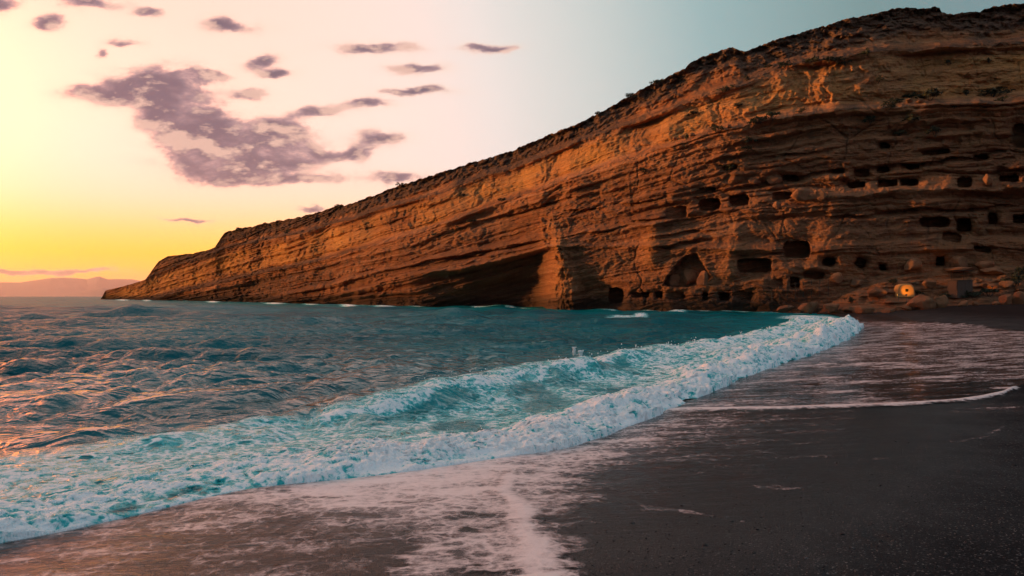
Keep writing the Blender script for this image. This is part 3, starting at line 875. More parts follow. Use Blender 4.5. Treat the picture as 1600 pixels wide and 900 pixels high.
# ------------------------------------------------------------------ beach
def build_beach():
    az = polar(520, np.linspace(-180, -41, 40, endpoint=False), np.linspace(41, 180, 41)[1:])
    py = np.concatenate([np.geomspace(4000, 960, 14, endpoint=False), np.linspace(960, 470, 330)])
    rr = EYE * FPX / (py - HZ)
    rr = rr[rr < 140]
    rr = np.concatenate([[0.05], rr])
    A, Rr = np.meshgrid(np.radians(az), rr)
    X = np.tan(np.clip(A, -1.0, 1.0)) * Rr
    dense = np.abs(np.degrees(A)) <= 50
    X = np.where(dense, X, np.sin(A) * Rr * 1.6); Y = np.where(dense, Rr, np.cos(A) * Rr * 1.6)
    c, s = signed(FRONT_D, X, Y)
    Z = sand_height(X, Y, c)
    # footprints in the dry sand
    for (fx, fy) in [(1370, 826), (1308, 884)]:
        D = (EYE - 0.32) * FPX / (fy - HZ); gx = (fx - 800) / FPX * D
        q = np.hypot((X - gx) / 0.07, (Y - D) / 0.13)
        Z = Z - 0.018 * np.exp(-q ** 2) + 0.004 * np.exp(-((q - 1.5) / 0.5) ** 2)
    wet = sstep(7.0, 2.5, -c)
    wet = np.maximum(wet, sstep(1.0, 0.2, Z) * sstep(14, 22, Y) * 0.7)
    V = np.stack([X, Y, Z], -1).reshape(-1, 3)
    me = mesh_np('beach', V, grid_faces(*X.shape), {'wet': wet.ravel()}, sand_material())
    tag(obj('beach', me), 'dark wet grey sand beach sloping to the surf', kind='structure')


build_beach()


# ------------------------------------------------------------------ sea
def sea_waves(X, Y, step):
    """sum of directional waves; short ones die out where the grid is too coarse"""
    rng = np.random.default_rng(5)
    z = np.zeros_like(X); dxx = np.zeros_like(X); dyy = np.zeros_like(X)
    main = math.radians(-125)        # heading toward the beach (to the right and to the camera)
    for i in range(46):
        lam = 0.55 * (16.0 / 0.55) ** (i / 45.0) * rng.uniform(0.9, 1.1)
        ang = math.atan2(-0.75, 0.66) + rng.normal(0, 0.55)
        kx, ky = math.cos(ang), math.sin(ang)
        k_ = 2 * math.pi / lam
        a = 0.0225 * lam ** 0.85 / (1 + (lam / 5.5) ** 2) * rng.uniform(0.6, 1.25)
        fade = np.clip((lam / step - 1.2) / 1.8, 0, 1)
        ph = k_ * (kx * X + ky * Y) + rng.uniform(0, 6.28)
        z += a * fade * np.sin(ph)
        q = 1.0 * a * fade * np.cos(ph)
        dxx += kx * q; dyy += ky * q
    rng = np.random.default_rng(8)
    far_ = sstep(28, 80, np.hypot(X, Y))
    for i in range(16):
        lam = rng.uniform(4.5, 17.0)
        ang = math.atan2(-0.8, 0.6) + rng.normal(0, 0.5)
        ph = 2 * math.pi / lam * (math.cos(ang) * X + math.sin(ang) * Y) + rng.uniform(0, 6.28)
        z += 0.0085 * lam * far_ * np.clip((lam / step - 2.4) / 2.0, 0, 1) * np.sin(ph)
    # gustiness
    g = 0.75 + 0.55 * gnoise(X / 9, Y / 14, 0.3)
    return z * g, dxx * g, dyy * g


def build_sea():
    az = polar(1150, np.linspace(-115, -41, 40, endpoint=False), np.linspace(41, 80, 16)[1:])
    py1 = np.linspace(1000, 850, 40, endpoint=False)
    py2 = np.linspace(850, 560, 360, endpoint=False)
    py3 = np.linspace(560, 466.0, 250)
    Dn = EYE * FPX / (np.concatenate([py1, py2, py3]) - HZ)
    Dn = np.concatenate([Dn, np.geomspace(Dn[-1] * 1.12, 42000, 30)])
    A, Rr = np.meshgrid(np.radians(az), Dn)
    dense = np.abs(np.degrees(A)) <= 50
    X = np.where(dense, np.tan(np.clip(A, -1.0, 1.0)) * Rr, np.sin(A) * Rr * 1.5)
    Y = np.where(dense, Rr, np.cos(A) * Rr * 1.5)
    step = np.maximum(np.gradient(Dn), Dn * 0.0013)[:, None] + 0 * X
    near = Dn < 130
    c = np.full(X.shape, 99.0); e = c.copy(); s = c * 0; se = c * 0
    c[near], s[near] = signed(FRONT_D, X[near], Y[near])
    e[near], se[near] = signed(CREST_D, X[near], Y[near])
    z, gx, gy = sea_waves(X, Y, step)
    calm = sstep(0.5, 4.0, c) * (0.6 + 0.4 * sstep(1, 8, e))
    lee = 1 - 0.45 * sstep(0, 18, X) * sstep(30, 45, Y)          # sheltered corner under the cliff
    z *= calm * lee; gx *= calm; gy *= calm
    # ---- second crest
    env = curve([(-40, 0.0), (-6, 0.10), (-4, 0.16), (-2.2, 0.30), (-0.5, 0.36), (1.5, 0.34), (4, 0.30), (9, 0.40), (15, 0.52), (20, 0.48), (24, 0.2), (28, 0)])(X)
    rightw = sstep(1.5, 6, X)
    env = env * (1 + 0.5 * gnoise(se / 1.9, e * 0.4, 1.0) + 0.3 * gnoise(se / 0.7, e * 0.8, 4.0))
    eo = e + 0.5 * gnoise(se / 2.3, e * 0.2, 2.0) + 0.2 * gnoise(se / 0.8, e * 0.5, 7.0)
    prof = np.where(eo < 0, np.exp(-np.abs(eo / (0.6 + 1.0 * rightw)) ** 1.7), np.exp(-(eo / 1.6) ** 2))
    z2 = env * prof
    # ---- front bore
    hb = curve([(-40, .2), (-4.5, 0.14), (-2.5, 0.15), (0, 0.165), (2.5, 0.20), (5, 0.23), (9, 0.30), (15, 0.46), (20, 0.42), (24, 0.15), (28, 0.0)])(X)
    cf = c + 0.42 * gnoise(s / 2.4, c / 3.0, 13.0) + 0.30 * gnoise(s / 1.0, c / 1.3, 3.0) + 0.13 * gnoise(s / 0.4, c / 0.4, 5.0) + 0.06 * gnoise(s / 0.16, c / 0.16, 8.0)
    rise = sstep(-0.10, 0.85, cf) ** 0.62
    fall = 1 - 0.8 * sstep(0.75, 2.0, cf)
    hb = hb * np.clip(0.95 + 0.9 * gnoise(s / 1.5, c * 0.6, 9.0) + 0.35 * gnoise(s / 0.45, c / 0.45, 12.0), 0.35, 1.8)
    zb = hb * rise * fall * (1 - sstep(2.5, 6.0, c))
    # ---- foam cover
    leftw = sstep(-0.5, -3.5, X)
    bore_f = sstep(-0.16, -0.02, cf) * (1 - sstep(0.75, 1.7, cf + 0.5 * gnoise(s / 1.1, c / 0.8, 15.0)))
    mid_f = sstep(0.6, 1.2, c) * (1 - sstep(-0.35, 0.15, eo)) * (0.12 + 0.26 * rightw)
    crest_f = np.exp(-((eo + 0.15) / 0.30) ** 2) * sstep(0.1, 0.3, env) * np.clip(0.35 + 0.9 * fbm(se / 0.9, e / 0.5, 23.0, oct=3), 0, 0.9)
    back_f = sstep(0.4, 1.6, c) * (1 - sstep(2.2, 4.6, c + 0.9 * gnoise(X / 1.2, Y / 1.2, 3.0))) * leftw * 0.27
    trail = np.clip(1 - eo / 1.0, 0, 1) * (eo > -0.1) * sstep(0.1, 0.3, env) * 0.30
    lacy = fbm(X * 0.9, Y * 0.6, 3.0, oct=3)
    foam = np.maximum.reduce([bore_f * (0.74 - 0.30 * leftw - 0.20 * rightw + 0.62 * fbm(s / 0.9, c / 0.5, 6.0, oct=3)), mid_f + 0.30 * lacy * (mid_f > 0), crest_f, back_f, trail])
    foam = np.clip(foam, 0, 1.1) * sstep(28, 22, X)
    # white water where the swell meets the rocks, and a few caps
    for (px, py, rx, ry) in [(978, 496, 24, 1.7), (1058, 487, 12, 2.0), (488, 474, 13, 2.2), (333, 471, 9, 1.8), (192, 468, 9, 1.6), (230, 469, 6, 1.4), (545, 478, 12, 1.8), (1262, 497, 36, 3), (430, 474, 14, 1.3), (1000, 494, 10, 2.5), (600, 480, 14, 1.4)]:
        ppx = 800 + X / np.maximum(Y, .1) * FPX; ppy = HZ + EYE / np.maximum(Y, .1) * FPX
        q = ((ppx - px) / rx) ** 2 + ((ppy - py) / ry) ** 2
        foam = np.maximum(foam, np.where(dense & (q < 4), np.exp(-q * 1.2) * 0.66, 0))
        z = z + np.where(dense & (q < 4), np.exp(-q) * 0.10, 0)
    ang_ = 800 + X / np.maximum(Y, .1) * FPX
    gap = D_WALL(ang_) + 1.5 - Y
    wash = np.exp(-(gap / (0.012 * Y + 1.2)) ** 2) * np.clip(0.15 + 1.1 * fbm(X / 4, Y / 6, 33.0, oct=3), 0, 0.62) * (dense & (ang_ > 170) & (ang_ < 1270))
    foam = np.maximum(foam, wash)
    # ---- lumps of froth
    fz = np.clip(foam * 1.4, 0, 1)
    sc = np.clip(Y / 10.0, 0.8, 2.2)
    zz_ = z + z2 + zb
    pw_ = c + 1.5 * zb + 1.0 * z2                   # distance measured over the surface of the wave
    b1 = 1 - billow(s / (0.45 * sc), pw_ / (0.40 * sc), zz_, oct=4, gain=0.6) * 2.2
    w1, w2_, wv_ = worley(s / (0.26 * sc) + 0.6 * gnoise(X * 2, Y * 2, 0.1), pw_ / (0.22 * sc) + 0.6 * gnoise(X * 2, Y * 2, 5.1))
    ball = np.clip(1 - (w1 / 0.75) ** 2, 0, 1)
    w1b, _, _ = worley(s / (0.11 * sc) + 9 + 0.4 * gnoise(X * 4, Y * 4, 3.1), pw_ / (0.095 * sc) + 0.4 * gnoise(X * 5, Y * 5, 0.1))
    ball2 = np.clip(1 - (w1b / 0.75) ** 2, 0, 1)
    lump = np.clip(0.30 + 0.34 * ball + 0.22 * ball2 + 0.25 * b1, 0, 1)
    bmask = bore_f * sstep(0.0, 0.2, cf)
    zl = fz * (0.016 * ball + 0.014 * ball2 + 0.055 * b1 + 0.022 * fbm(X * 9, Y * 9, 2.0, oct=3)) * sc * (0.45 + 0.75 * bmask)
    Z = z + z2 + zb + zl
    # roll the front of the bore forward over its foot
    push = (0.05 * ball + 0.04 * ball2) * bmask * sc
    X2 = X - gx; Y2 = Y - gy
    X2 = X2 + push * 0.55; Y2 = Y2 - push * 0.8
    air = np.clip(0.85 * (prof * env * 2.0) * (eo < 0.4) + 0.55 * mid_f + 0.6 * back_f, 0, 1) * sstep(28, 22, X)
    air = np.maximum(air, 0.25 * sstep(9, 1, c) * sstep(-4, 0, X))
    Z = np.where(c < 0.02, sand_height(X, Y, c) - 0.02, Z)
    attrs = {'foam': foam.ravel(), 'lump': lump.ravel(), 'air': air.ravel()}
    V = np.stack([X2, Y2, Z], -1).reshape(-1, 3)
    F = grid_faces(*X.shape)
    keep = (cf.ravel()[F] > -0.10).any(1)
    # nothing under the headland
    ang = (800 + X / np.maximum(Y, .1) * FPX).ravel(); dep = Y.ravel()
    behind = dense.ravel() & (dep > D_WALL(ang) + 45) & (ang > 162)
    keep &= ~behind[F].all(1)
    F = F[keep]
    surf = ((foam.ravel()[F] > 0.22).all(1)) & ((c.ravel()[F] < 14).all(1))
    wm = water_material()
    tag(obj('sea', sub_mesh('sea', V, F[~surf], attrs, wm)), 'choppy teal sea with golden sunset glints', kind='structure')
    tag(obj('breaking_wave', sub_mesh('breaking_wave', V, F[surf], attrs, wm)), 'white and turquoise foam of the wave breaking along the beach', 'foam', kind='stuff')
    return X2, Y2, Z, foam, eo, cf, env


SEA = build_sea()


# ------------------------------------------------------------------ swash: film of water and foam on the sand
def build_swash():
    az = polar(760, np.linspace(-60, -41, 8, endpoint=False), np.linspace(41, 52, 8)[1:])
    py = np.concatenate([np.linspace(960, 560, 330, endpoint=False), np.linspace(560, 494, 110)])
    Dn = (EYE - 0.12) * FPX / (py - HZ)
    A, Rr = np.meshgrid(np.radians(az), Dn)
    X = np.tan(A) * Rr; Y = Rr
    c, s = signed(FRONT_D, X, Y)
    Zs = sand_height(X, Y, c)
    QX = 800 + X / Y * FPX; QY = HZ + (EYE - Zs) / Y * FPX
    wx = QX + 26 * fbm(X * 0.9, Y * 0.9, 1.0, oct=4) ; wy = QY + 9 * fbm(X * 1.1, Y * 1.1, 5.0, oct=4)
    foam = np.zeros_like(X); film = np.zeros_like(X); rise = np.zeros_like(X)
    # sheet of running water on the right
    right = [(1040, 646), (1150, 641), (1300, 638), (1440, 633), (1530, 625), (1580, 613), (1600, 600), (1700, 600), (1900, 560), (1800, 520), (1600, 517), (1545, 511), (1500, 505), (1390, 501), (1340, 500), (1340, 520), (1230, 560), (1100, 612)]
    sd = poly_sd(right, QX + (wx - QX) * 0.25, QY + (wy - QY) * 0.25)
    inside = sstep(2.0, -4.0, sd)
    film = np.maximum(film, inside * 0.9)
    st = fbm(X / 2.4, Y / 0.8, 2.0, oct=4, gain=0.6)
    foam = np.maximum(foam, inside * (0.36 + 0.5 * st + 0.12 * sstep(620, 540, QY)) * (1 - 0.45 * sstep(1330, 1420, QX) * sstep(590, 605, QY) * (1 - sstep(618, 628, QY))))
    # its bright leading edge
    lead = curve([(1000, 646), (1060, 642), (1150, 640), (1300, 637), (1440, 632), (1500, 627), (1535, 622), (1570, 614), (1588, 606)])(QX)
    wl = 2.6 + 1.2 * gnoise(X * 1.2, Y * 0.3, 2.0)
    ln = np.exp(-((QY - lead - 1.5 * gnoise(X * 0.8, X * 0, 1.0)) / wl) ** 2) * sstep(1010, 1060, QX) * (1 - sstep(1580, 1596, QX))
    hook = np.exp(-((QY - 607 - (QX - 1560) * 0.02) / 2.0) ** 2) * sstep(1535, 1560, QX) * (1 - sstep(1585, 1600, QX))
    foam = np.maximum(foam, 1.15 * np.maximum(ln, 0.8 * hook)); rise = np.maximum(rise, 0.035 * ln)
    # second, thin lines
    for pts, wdt, amt in [([(1230, 575), (1300, 569), (1380, 568), (1450, 571), (1475, 568)], 1.6, 0.75), ([(1400, 506), (1480, 507), (1550, 509)], 0.9, .8), ([(1380, 513), (1470, 511), (1552, 509)], 1.2, 0.7),
                          ([(1560, 590), (1600, 586), (1680, 580)], 1.4, 0.7), ([(1480, 645), (1540, 640), (1600, 636), (1680, 630)], 8.0, 0.30), ([(1395, 700), (1500, 690), (1545, 683), (1576, 664)], 4.0, 0.22), ([(1200, 715), (1400, 716)], 4.0, 0.2),
                          ([(900, 782), (930, 787), (990, 795), (1060, 799), (1120, 806), (1180, 822), (1200, 832)], 6.5, 0.5), ([(915, 776), (960, 782)], 6, 0.45), ([(1060, 756), (1200, 762), (1330, 775)], 5.0, 0.2), ([(1000, 700), (1160, 706), (1300, 712)], 5.0, 0.22)]:
        xs = [q[0] for q in pts]
        yl = curve(pts)(QX)
        g = np.exp(-((wy - yl) / wdt) ** 2) * sstep(xs[0] - 15, xs[0] + 15, QX) * (1 - sstep(xs[-1] - 25, xs[-1] + 10, QX))
        if pts[0][0] == 900: g = g * (1 - 0.55 * sstep(1000, 1200, QX)) * np.clip(0.8 + 0.9 * fbm(X * 2.2, Y * 4.0, 6.6, oct=4), 0, 1.5)
        foam = np.maximum(foam, amt * g)
    # pink film in front of the wave
    film = np.maximum(film, 0.55 * sstep(4.6, 1.0, -c))
    region = [(-300, 700), (0, 700), (400, 700), (800, 660), (1060, 620), (1330, 652), (1150, 690), (1010, 735), (940, 785), (905, 850), (915, 960), (600, 960), (585, 872), (520, 852), (300, 862), (0, 885), (-300, 900)]
    pk = sstep(50, -70, poly_sd(region, wx + 18 * fbm(X * 2.5, Y * 2.5, 9.0, oct=3), wy)) * (c < 0.3)
    cen = np.exp(-((QX - 640) / 260) ** 2) * sstep(840, 760, QY)
    amt = 0.40 - 0.12 * sstep(520, 250, QX) + 0.18 * sstep(2.0, 0.3, -c) + 0.38 * cen
    foam = np.maximum(foam, pk * amt)
    # thick foam patch and tongue at the bottom
    patch = [(600, 910), (604, 868), (640, 838), (600, 800), (560, 765), (700, 735), (830, 722), (860, 745), (862, 800), (880, 850), (905, 930), (600, 930)]
    sp = sstep(30, -40, poly_sd(patch, wx, wy))
    holes = sstep(0.22, 0.5, fbm(X * 2.3, Y * 2.9, 8.0, oct=3)) * sstep(790, 830, QY) * (1 - sstep(790, 830, QX) * 1.0)
    foam = np.maximum(foam, sp * (0.66 - 0.9 * holes))
    foam = np.where((holes * sp > 0.3) & (QX < 815), foam * 0.5, foam)
    tw = curve([(715, 16), (760, 22), (800, 30), (850, 44), (900, 58), (960, 70)])
    cxs = np.interp(wy, [705, 735, 765, 800, 835, 865, 900, 960], [815, 808, 790, 812, 818, 830, 842, 850])
    tg = np.exp(-((wx - cxs) / tw(QY)) ** 2) * sstep(712, 750, QY)
    foam = np.maximum(foam, 1.02 * tg); rise = np.maximum(rise, 0.012 * tg)
    # speckled scum at the bottom left
    spk = sstep(0, 60, QY - 790) * sstep(620, 560, QX) * (c < 0)
    foam = np.maximum(foam, spk * (0.34 + 0.2 * fbm(X * 3, Y * 5, 6.0, oct=3)))
    # faint flecks running up the sand, dying out to the right
    fleck = sstep(3.6, 1.2, -c) * 0.26
    foam = np.maximum(foam, fleck * (c < 0))
    foam *= sstep(0.4, 0.1, c)
    rip = 0.02 * fbm(X / 0.9, Y / 0.5, 6.0, oct=3) * inside * sstep(640, 600, QY) * np.clip(Y / 14, 0.5, 2.5)
    Z = Zs + 0.006 + rise + np.maximum(rip, -0.004) + 0.006 * np.clip(foam, 0, 1)
    V = np.stack([X, Y, Z], -1).reshape(-1, 3)
    F = grid_faces(*X.shape)
    ok = ((foam + film * (film > 0.05)).ravel()[F] > 0.04).any(1) & (c.ravel()[F] < 0.4).any(1)
    me = sub_mesh('swash', V, F[ok], {'foam': foam.ravel(), 'film': film.ravel()}, swash_material())
    tag(obj('swash', me), 'thin pink foam and water film sliding back over the sand', 'foam', kind='stuff')


build_swash()


# ------------------------------------------------------------------ far mountains and the air between
def build_mountains():
    env = curve([(-900, 438), (-300, 434), (-60, 440), (30, 441), (60, 437), (80, 434), (100, 433.5), (120, 434.5), (136, 436), (150, 432), (156, 431.5), (168, 436), (190, 436), (205, 436), (222, 439), (300, 446), (420, 452), (700, 456), (1000, 460)])
    env2 = curve([(-900, 462), (90, 462), (130, 455), (160, 449), (185, 452), (260, 450), (400, 458), (600, 462)])
    m, t = material('far_slopes')
    n = t.noise(t.pos(), 0.0008, 5.0, 0.6)
    t.out(t.pbr(t.mix(n, (0.085, 0.080, 0.11, 1), (0.13, 0.115, 0.15, 1)), 0.95, None, 0.1))
    a = np.concatenate([np.linspace(-900, -40, 60, endpoint=False), np.linspace(-40, 300, 260), np.linspace(302, 1000, 60)])
    for name, label, e, r0, r1, r2 in (('mountains', 'hazy mauve mountains across the bay', env, 23000, 28000, 34000), ('foothills', 'low hazy foothills in front of the far mountains', env2, 18000, 20000, 22500)):
        u = np.linspace(0, 1, 40)
        rr = np.where(u < 0.5, r0 + (r1 - r0) * u * 2, r1 + (r2 - r1) * (u - 0.5) * 2)
        A, Rr = np.meshgrid(a, rr)
        shape = np.sin(np.pi * np.broadcast_to(u[:, None], A.shape)) ** 1.1
        X = (A - 800) / FPX * Rr; Y = Rr
        top = (HZ - e(A)) / FPX * r1
        gul = ridged(X / 2600.0, Y / 2600.0, 2.0, oct=4) - 0.65
        Z = top * shape * (1 + 0.55 * gul * (1 - shape ** 3)) + 14 * fbm(X / 700, Y / 700, 1.0, oct=3) - 12
        me = mesh_np(name, np.stack([X, Y, Z], -1).reshape(-1, 3), grid_faces(*X.shape), None, m)
        tag(obj(name, me), label, kind='structure')


build_mountains()


def build_shade_headland():
    # unseen arm of the bay, added to keep low sun off the beach
    dx, dy = math.sin(R(SUN_AZ)), math.cos(R(SUN_AZ))
    T_, N_ = np.meshgrid(np.linspace(165, 360, 70), np.linspace(-170, 112, 110))
    X = dx * T_ + N_ * dy
    Y = dy * T_ - N_ * dx
    prof = sstep(165, 215, T_) * (1 - sstep(290, 360, T_))
    H = np.interp(N_, [-170, -60, 0, 60, 80, 96, 112], [60, 56, 52, 47, 38, 17, 0])
    Z = H * prof * (1 + 0.25 * fbm(X / 22, Y / 22, 1.0, oct=4)) + 1.5 * fbm(X / 6, Y / 6, 4.0, oct=3) * prof - 0.6
    me = mesh_np('headland', np.stack([X, Y, Z], -1).reshape(-1, 3), grid_faces(*X.shape, flip=True), None, BOULDER)
    tag(obj('headland', me), 'added rocky arm of the bay beyond the left edge, shading the beach', kind='structure')


build_shade_headland()


def build_haze():
    m, t = material('sea_haze')
    v_ = t.n('ShaderNodeVolumePrincipled')
    v_.inputs['Color'].default_value = (0.93, 0.68, 0.68, 1)
    v_.inputs['Density'].default_value = 2.3e-5
    v_.inputs['Anisotropy'].default_value = 0.2
    t.out(v_.outputs[0], 'Volume')
    x0, x1, y0, y1, z0, z1 = -70000, 70000, -70000, 70000, -30, 1100
    V = [(x, y, z) for z in (z0, z1) for y in (y0, y1) for x in (x0, x1)]
    F = [(0, 2, 3, 1), (4, 5, 7, 6), (0, 1, 5, 4), (1, 3, 7, 5), (3, 2, 6, 7), (2, 0, 4, 6)]
    tag(obj('haze', mesh_np('haze', V, F, None, m)), 'thin mauve evening haze over the sea', kind='stuff')


build_haze()


# ------------------------------------------------------------------ boulders
def ico(sub):
    import bmesh
    bm = bmesh.new()
    bmesh.ops.create_icosphere(bm, subdivisions=sub, radius=1.0)
    V = np.array([v.co[:] for v in bm.verts]); F = np.array([[v.index for v in f.verts] for f in bm.faces])
    bm.free()
    return V, F


ICO3, ICO2, ICO1 = ico(4), ico(2), ico(1)


def boulder_mesh(seed, sx, sy, sz, blocky=0.5):
    rng = np.random.default_rng(seed)
    V, F = ICO3
    V = V.copy()
    # knock flat faces off it
    for _ in range(14):
        n = rng.normal(size=3); n /= np.linalg.norm(n)
        d = rng.uniform(0.42, 0.85) if blocky > 0.3 else rng.uniform(0.6, 0.92)
        h = V @ n - d
        V -= np.outer(np.maximum(h, 0) * 0.92, n)
    o = seed * 3.7
    r = 1 + 0.16 * fbm(V[:, 0] * 1.3 + o, V[:, 1] * 1.3, V[:, 2] * 1.3, oct=3) + 0.07 * fbm(V[:, 0] * 5 + o, V[:, 1] * 5, V[:, 2] * 5, oct=3)
    V *= r[:, None]
    V /= np.abs(V).max(0)
    V = V * np.array([sx, sy, sz]) / 2
    V[:, 2] += sz * 0.40
    return mesh_np('boulder', V, F, None, BOULDER)


def ground_z(x, y):
    c, _ = signed(FRONT_D, np.array([x]), np.array([y]))
    return float(sand_height(np.array([x]), np.array([y]), c)[0])


# centre x, base y, width, height (as seen), where it lies, name, label, turn
BOULD = [
    (1440, 482, 44, 27, 'b', 'boulder', 'largest pinkish boulder on the dark sand beside the arched shelter'),
    (1467, 481, 26, 24, 'b', 'boulder', 'grey boulder leaning against the right of the largest beach boulder'),
    (1416, 479, 20, 11, 'b', 'boulder', 'small boulder at the left foot of the largest beach boulder'),
    (1386, 484, 34, 7, 'b', 'rock_slab', 'flat tan slab lying on the sand left of the largest boulder'),
    (1352, 481, 30, 15, 'b', 'rock', 'tan rock at the corner where sand meets the cliff foot'),
    (1506, 479, 18, 11, 'b', 'boulder', 'small boulder on the upper sand below the booth'),
    (1524, 477, 12, 7, 'b', 'stone', 'pale stone on the upper sand below the booth'),
    (1572, 474, 15, 21, 'b', 'boulder', 'upright brown boulder at the right end of the beach'),
    (1592, 476, 22, 24, 'b', 'boulder', 'dark rounded boulder at the right edge of the picture'),
    (1556, 478, 14, 8, 'b', 'stone', 'low stone left of the upright boulder on the right'),
    (1340, 446, 28, 18, 'c', 'boulder', 'boulder on the rubble slope below the leaning cave mouth'),
    (1308, 442, 32, 24, 'c', 'boulder', 'squared block on the rubble slope below the round cave mouth'),
    (1369, 463, 40, 22, 'c', 'boulder', 'big rounded rock just left of the arched shelter'),
    (1452, 447, 26, 18, 'c', 'boulder', 'sloping rock between the arched shelter and the booth'),
    (1537, 447, 14, 10, 'c', 'stone', 'lit stone right of the booth on the rubble slope'),
    (1575, 448, 26, 14, 'c', 'boulder', 'low boulder on the rubble slope above the upright boulder'),
    (1500, 424, 60, 12, 'c', 'boulder', 'long pale rock shelf behind the booth canopy'),
    (1552, 428, 44, 16, 'c', 'boulder', 'broad hump of rock on the slope right of the booth'),
    (1425, 420, 34, 24, 'c', 'boulder', 'tall tapering buttress block left of the square cave doorway'),
    (1495, 418, 40, 30, 'c', 'boulder', 'leaning fallen slab right of the square cave doorway'),
    (1540, 420, 40, 22, 'c', 'boulder', 'fallen block under the low cave at the far right'),
    (1052, 446, 24, 19, 'c', 'boulder', 'left boulder of the heap inside the collapsed cave'),
    (1078, 446, 38, 29, 'c', 'boulder', 'biggest boulder of the heap inside the collapsed cave'),
    (1099, 443, 20, 22, 'c', 'boulder', 'right boulder of the heap inside the collapsed cave'),
    (1251, 312, 30, 20, 'c', 'boulder', 'jagged block on the ledge right of the upper cave row'),
    (1282, 312, 18, 18, 'c', 'boulder', 'rounded block standing next to the jagged block on the ledge'),
    (1214, 325, 16, 12, 'c', 'stone', 'small block under the fourth cave of the upper row'),
    (1180, 288, 26, 19, 'c', 'boulder', 'cube of fallen rock above the upper cave row'),
    (1210, 287, 26, 12, 'c', 'rock_slab', 'tilted slab right of the cube of rock above the upper caves'),
    (1545, 290, 17, 20, 'c', 'boulder', 'cone shaped rock standing between two caves at the far right'),
    (1055, 219, 9, 6, 'c', 'stone', 'leftmost pale stone on the main ledge under the bright wall'),
    (1066, 216, 10, 6, 'c', 'stone', 'second pale stone on the main ledge under the bright wall'),
    (1082, 213, 9, 6, 'c', 'stone', 'third pale stone on the main ledge under the bright wall'),
    (1128, 202, 8, 5, 'c', 'stone', 'fourth pale stone on the main ledge under the bright wall'),
    (1140, 200, 9, 6, 'c', 'stone', 'rightmost pale stone on the main ledge under the bright wall'),
    (1421, 160, 14, 7, 'c', 'stone', 'left of two pale stones below the big ledge shrub'),
    (1437, 160, 12, 7, 'c', 'stone', 'right of two pale stones below the big ledge shrub'),
    (1188, 488, 26, 13, 'w', 'rock', 'wet rock at the waterline below the square cave window'),
    (1224, 489, 30, 16, 'w', 'rock', 'dark wet rock at the waterline left of the surf end'),
    (1262, 487, 34, 18, 'w', 'rock', 'large wet rock behind the far end of the surf'),
    (1300, 486, 28, 15, 'w', 'rock', 'brown rock where the surf meets the sand corner'),
    (1322, 487, 20, 9, 'w', 'rock', 'low rock on the sand right behind the surf end'),
]
for i, (px, py, w_, h_, where, nm, lab) in enumerate(BOULD):
    p = cliff_point(px, min(py, 700)) if where == 'c' else None
    if where == 'c':
        D = p[1] - 0.3
        loc = at(np.float64(px), np.float64(py), D)
    elif where == 'b':
        D = float(D_FOOT(px)) - 2.6
        gz = ground_z((px - 800) / FPX * D, D)
        loc = np.array([(px - 800) / FPX * D, D, min(gz, EYE + (HZ - py) / FPX * D)])
    else:
        D = D_FOOT(px) - 0.6
        loc = np.array([(px - 800) / FPX * D, D, max(-0.2, EYE + (HZ - py) / FPX * D)])
    m_ = D / FPX
    if where == 'c' and py > 400 and not 1040 < px < 1105: w_, h_ = w_ * 0.78, h_ * 0.74
    me = boulder_mesh(100 + i, w_ * m_, max(w_, h_) * m_ * 0.85, h_ * m_ * 1.12, 0.6 if i % 4 else 0.2)
    o = obj(nm, me, None, loc)
    o.rotation_euler = (0, 0, 0)
    o.location.z -= h_ * m_ * 0.08
    tag(o, lab, 'rock' if nm != 'boulder' else 'boulder', 'fallen rocks')


# ------------------------------------------------------------------ shrubs on the ledges
def shrub_materials():
    m, t = material('dry_scrub_leaves')
    oi = t.n('ShaderNodeObjectInfo').outputs['Random']
    n = t.noise(t.pos(), 2.0, 3.0, 0.6)
    col = t.mix(n, (0.018, 0.026, 0.016, 1), (0.050, 0.052, 0.028, 1))
    col = t.mix(t.math('MULTIPLY', oi, 0.5), col, (0.045, 0.036, 0.024, 1))
    t.out(t.pbr(col, 0.8, None, 0.2))
    m2, t = material('scrub_wood')
    t.out(t.pbr(t.mix(t.noise(t.pos(), 9.0), (0.04, 0.028, 0.02, 1), (0.09, 0.06, 0.045, 1)), 0.9, None, 0.1))
    return m, m2


LEAF, WOOD = shrub_materials()


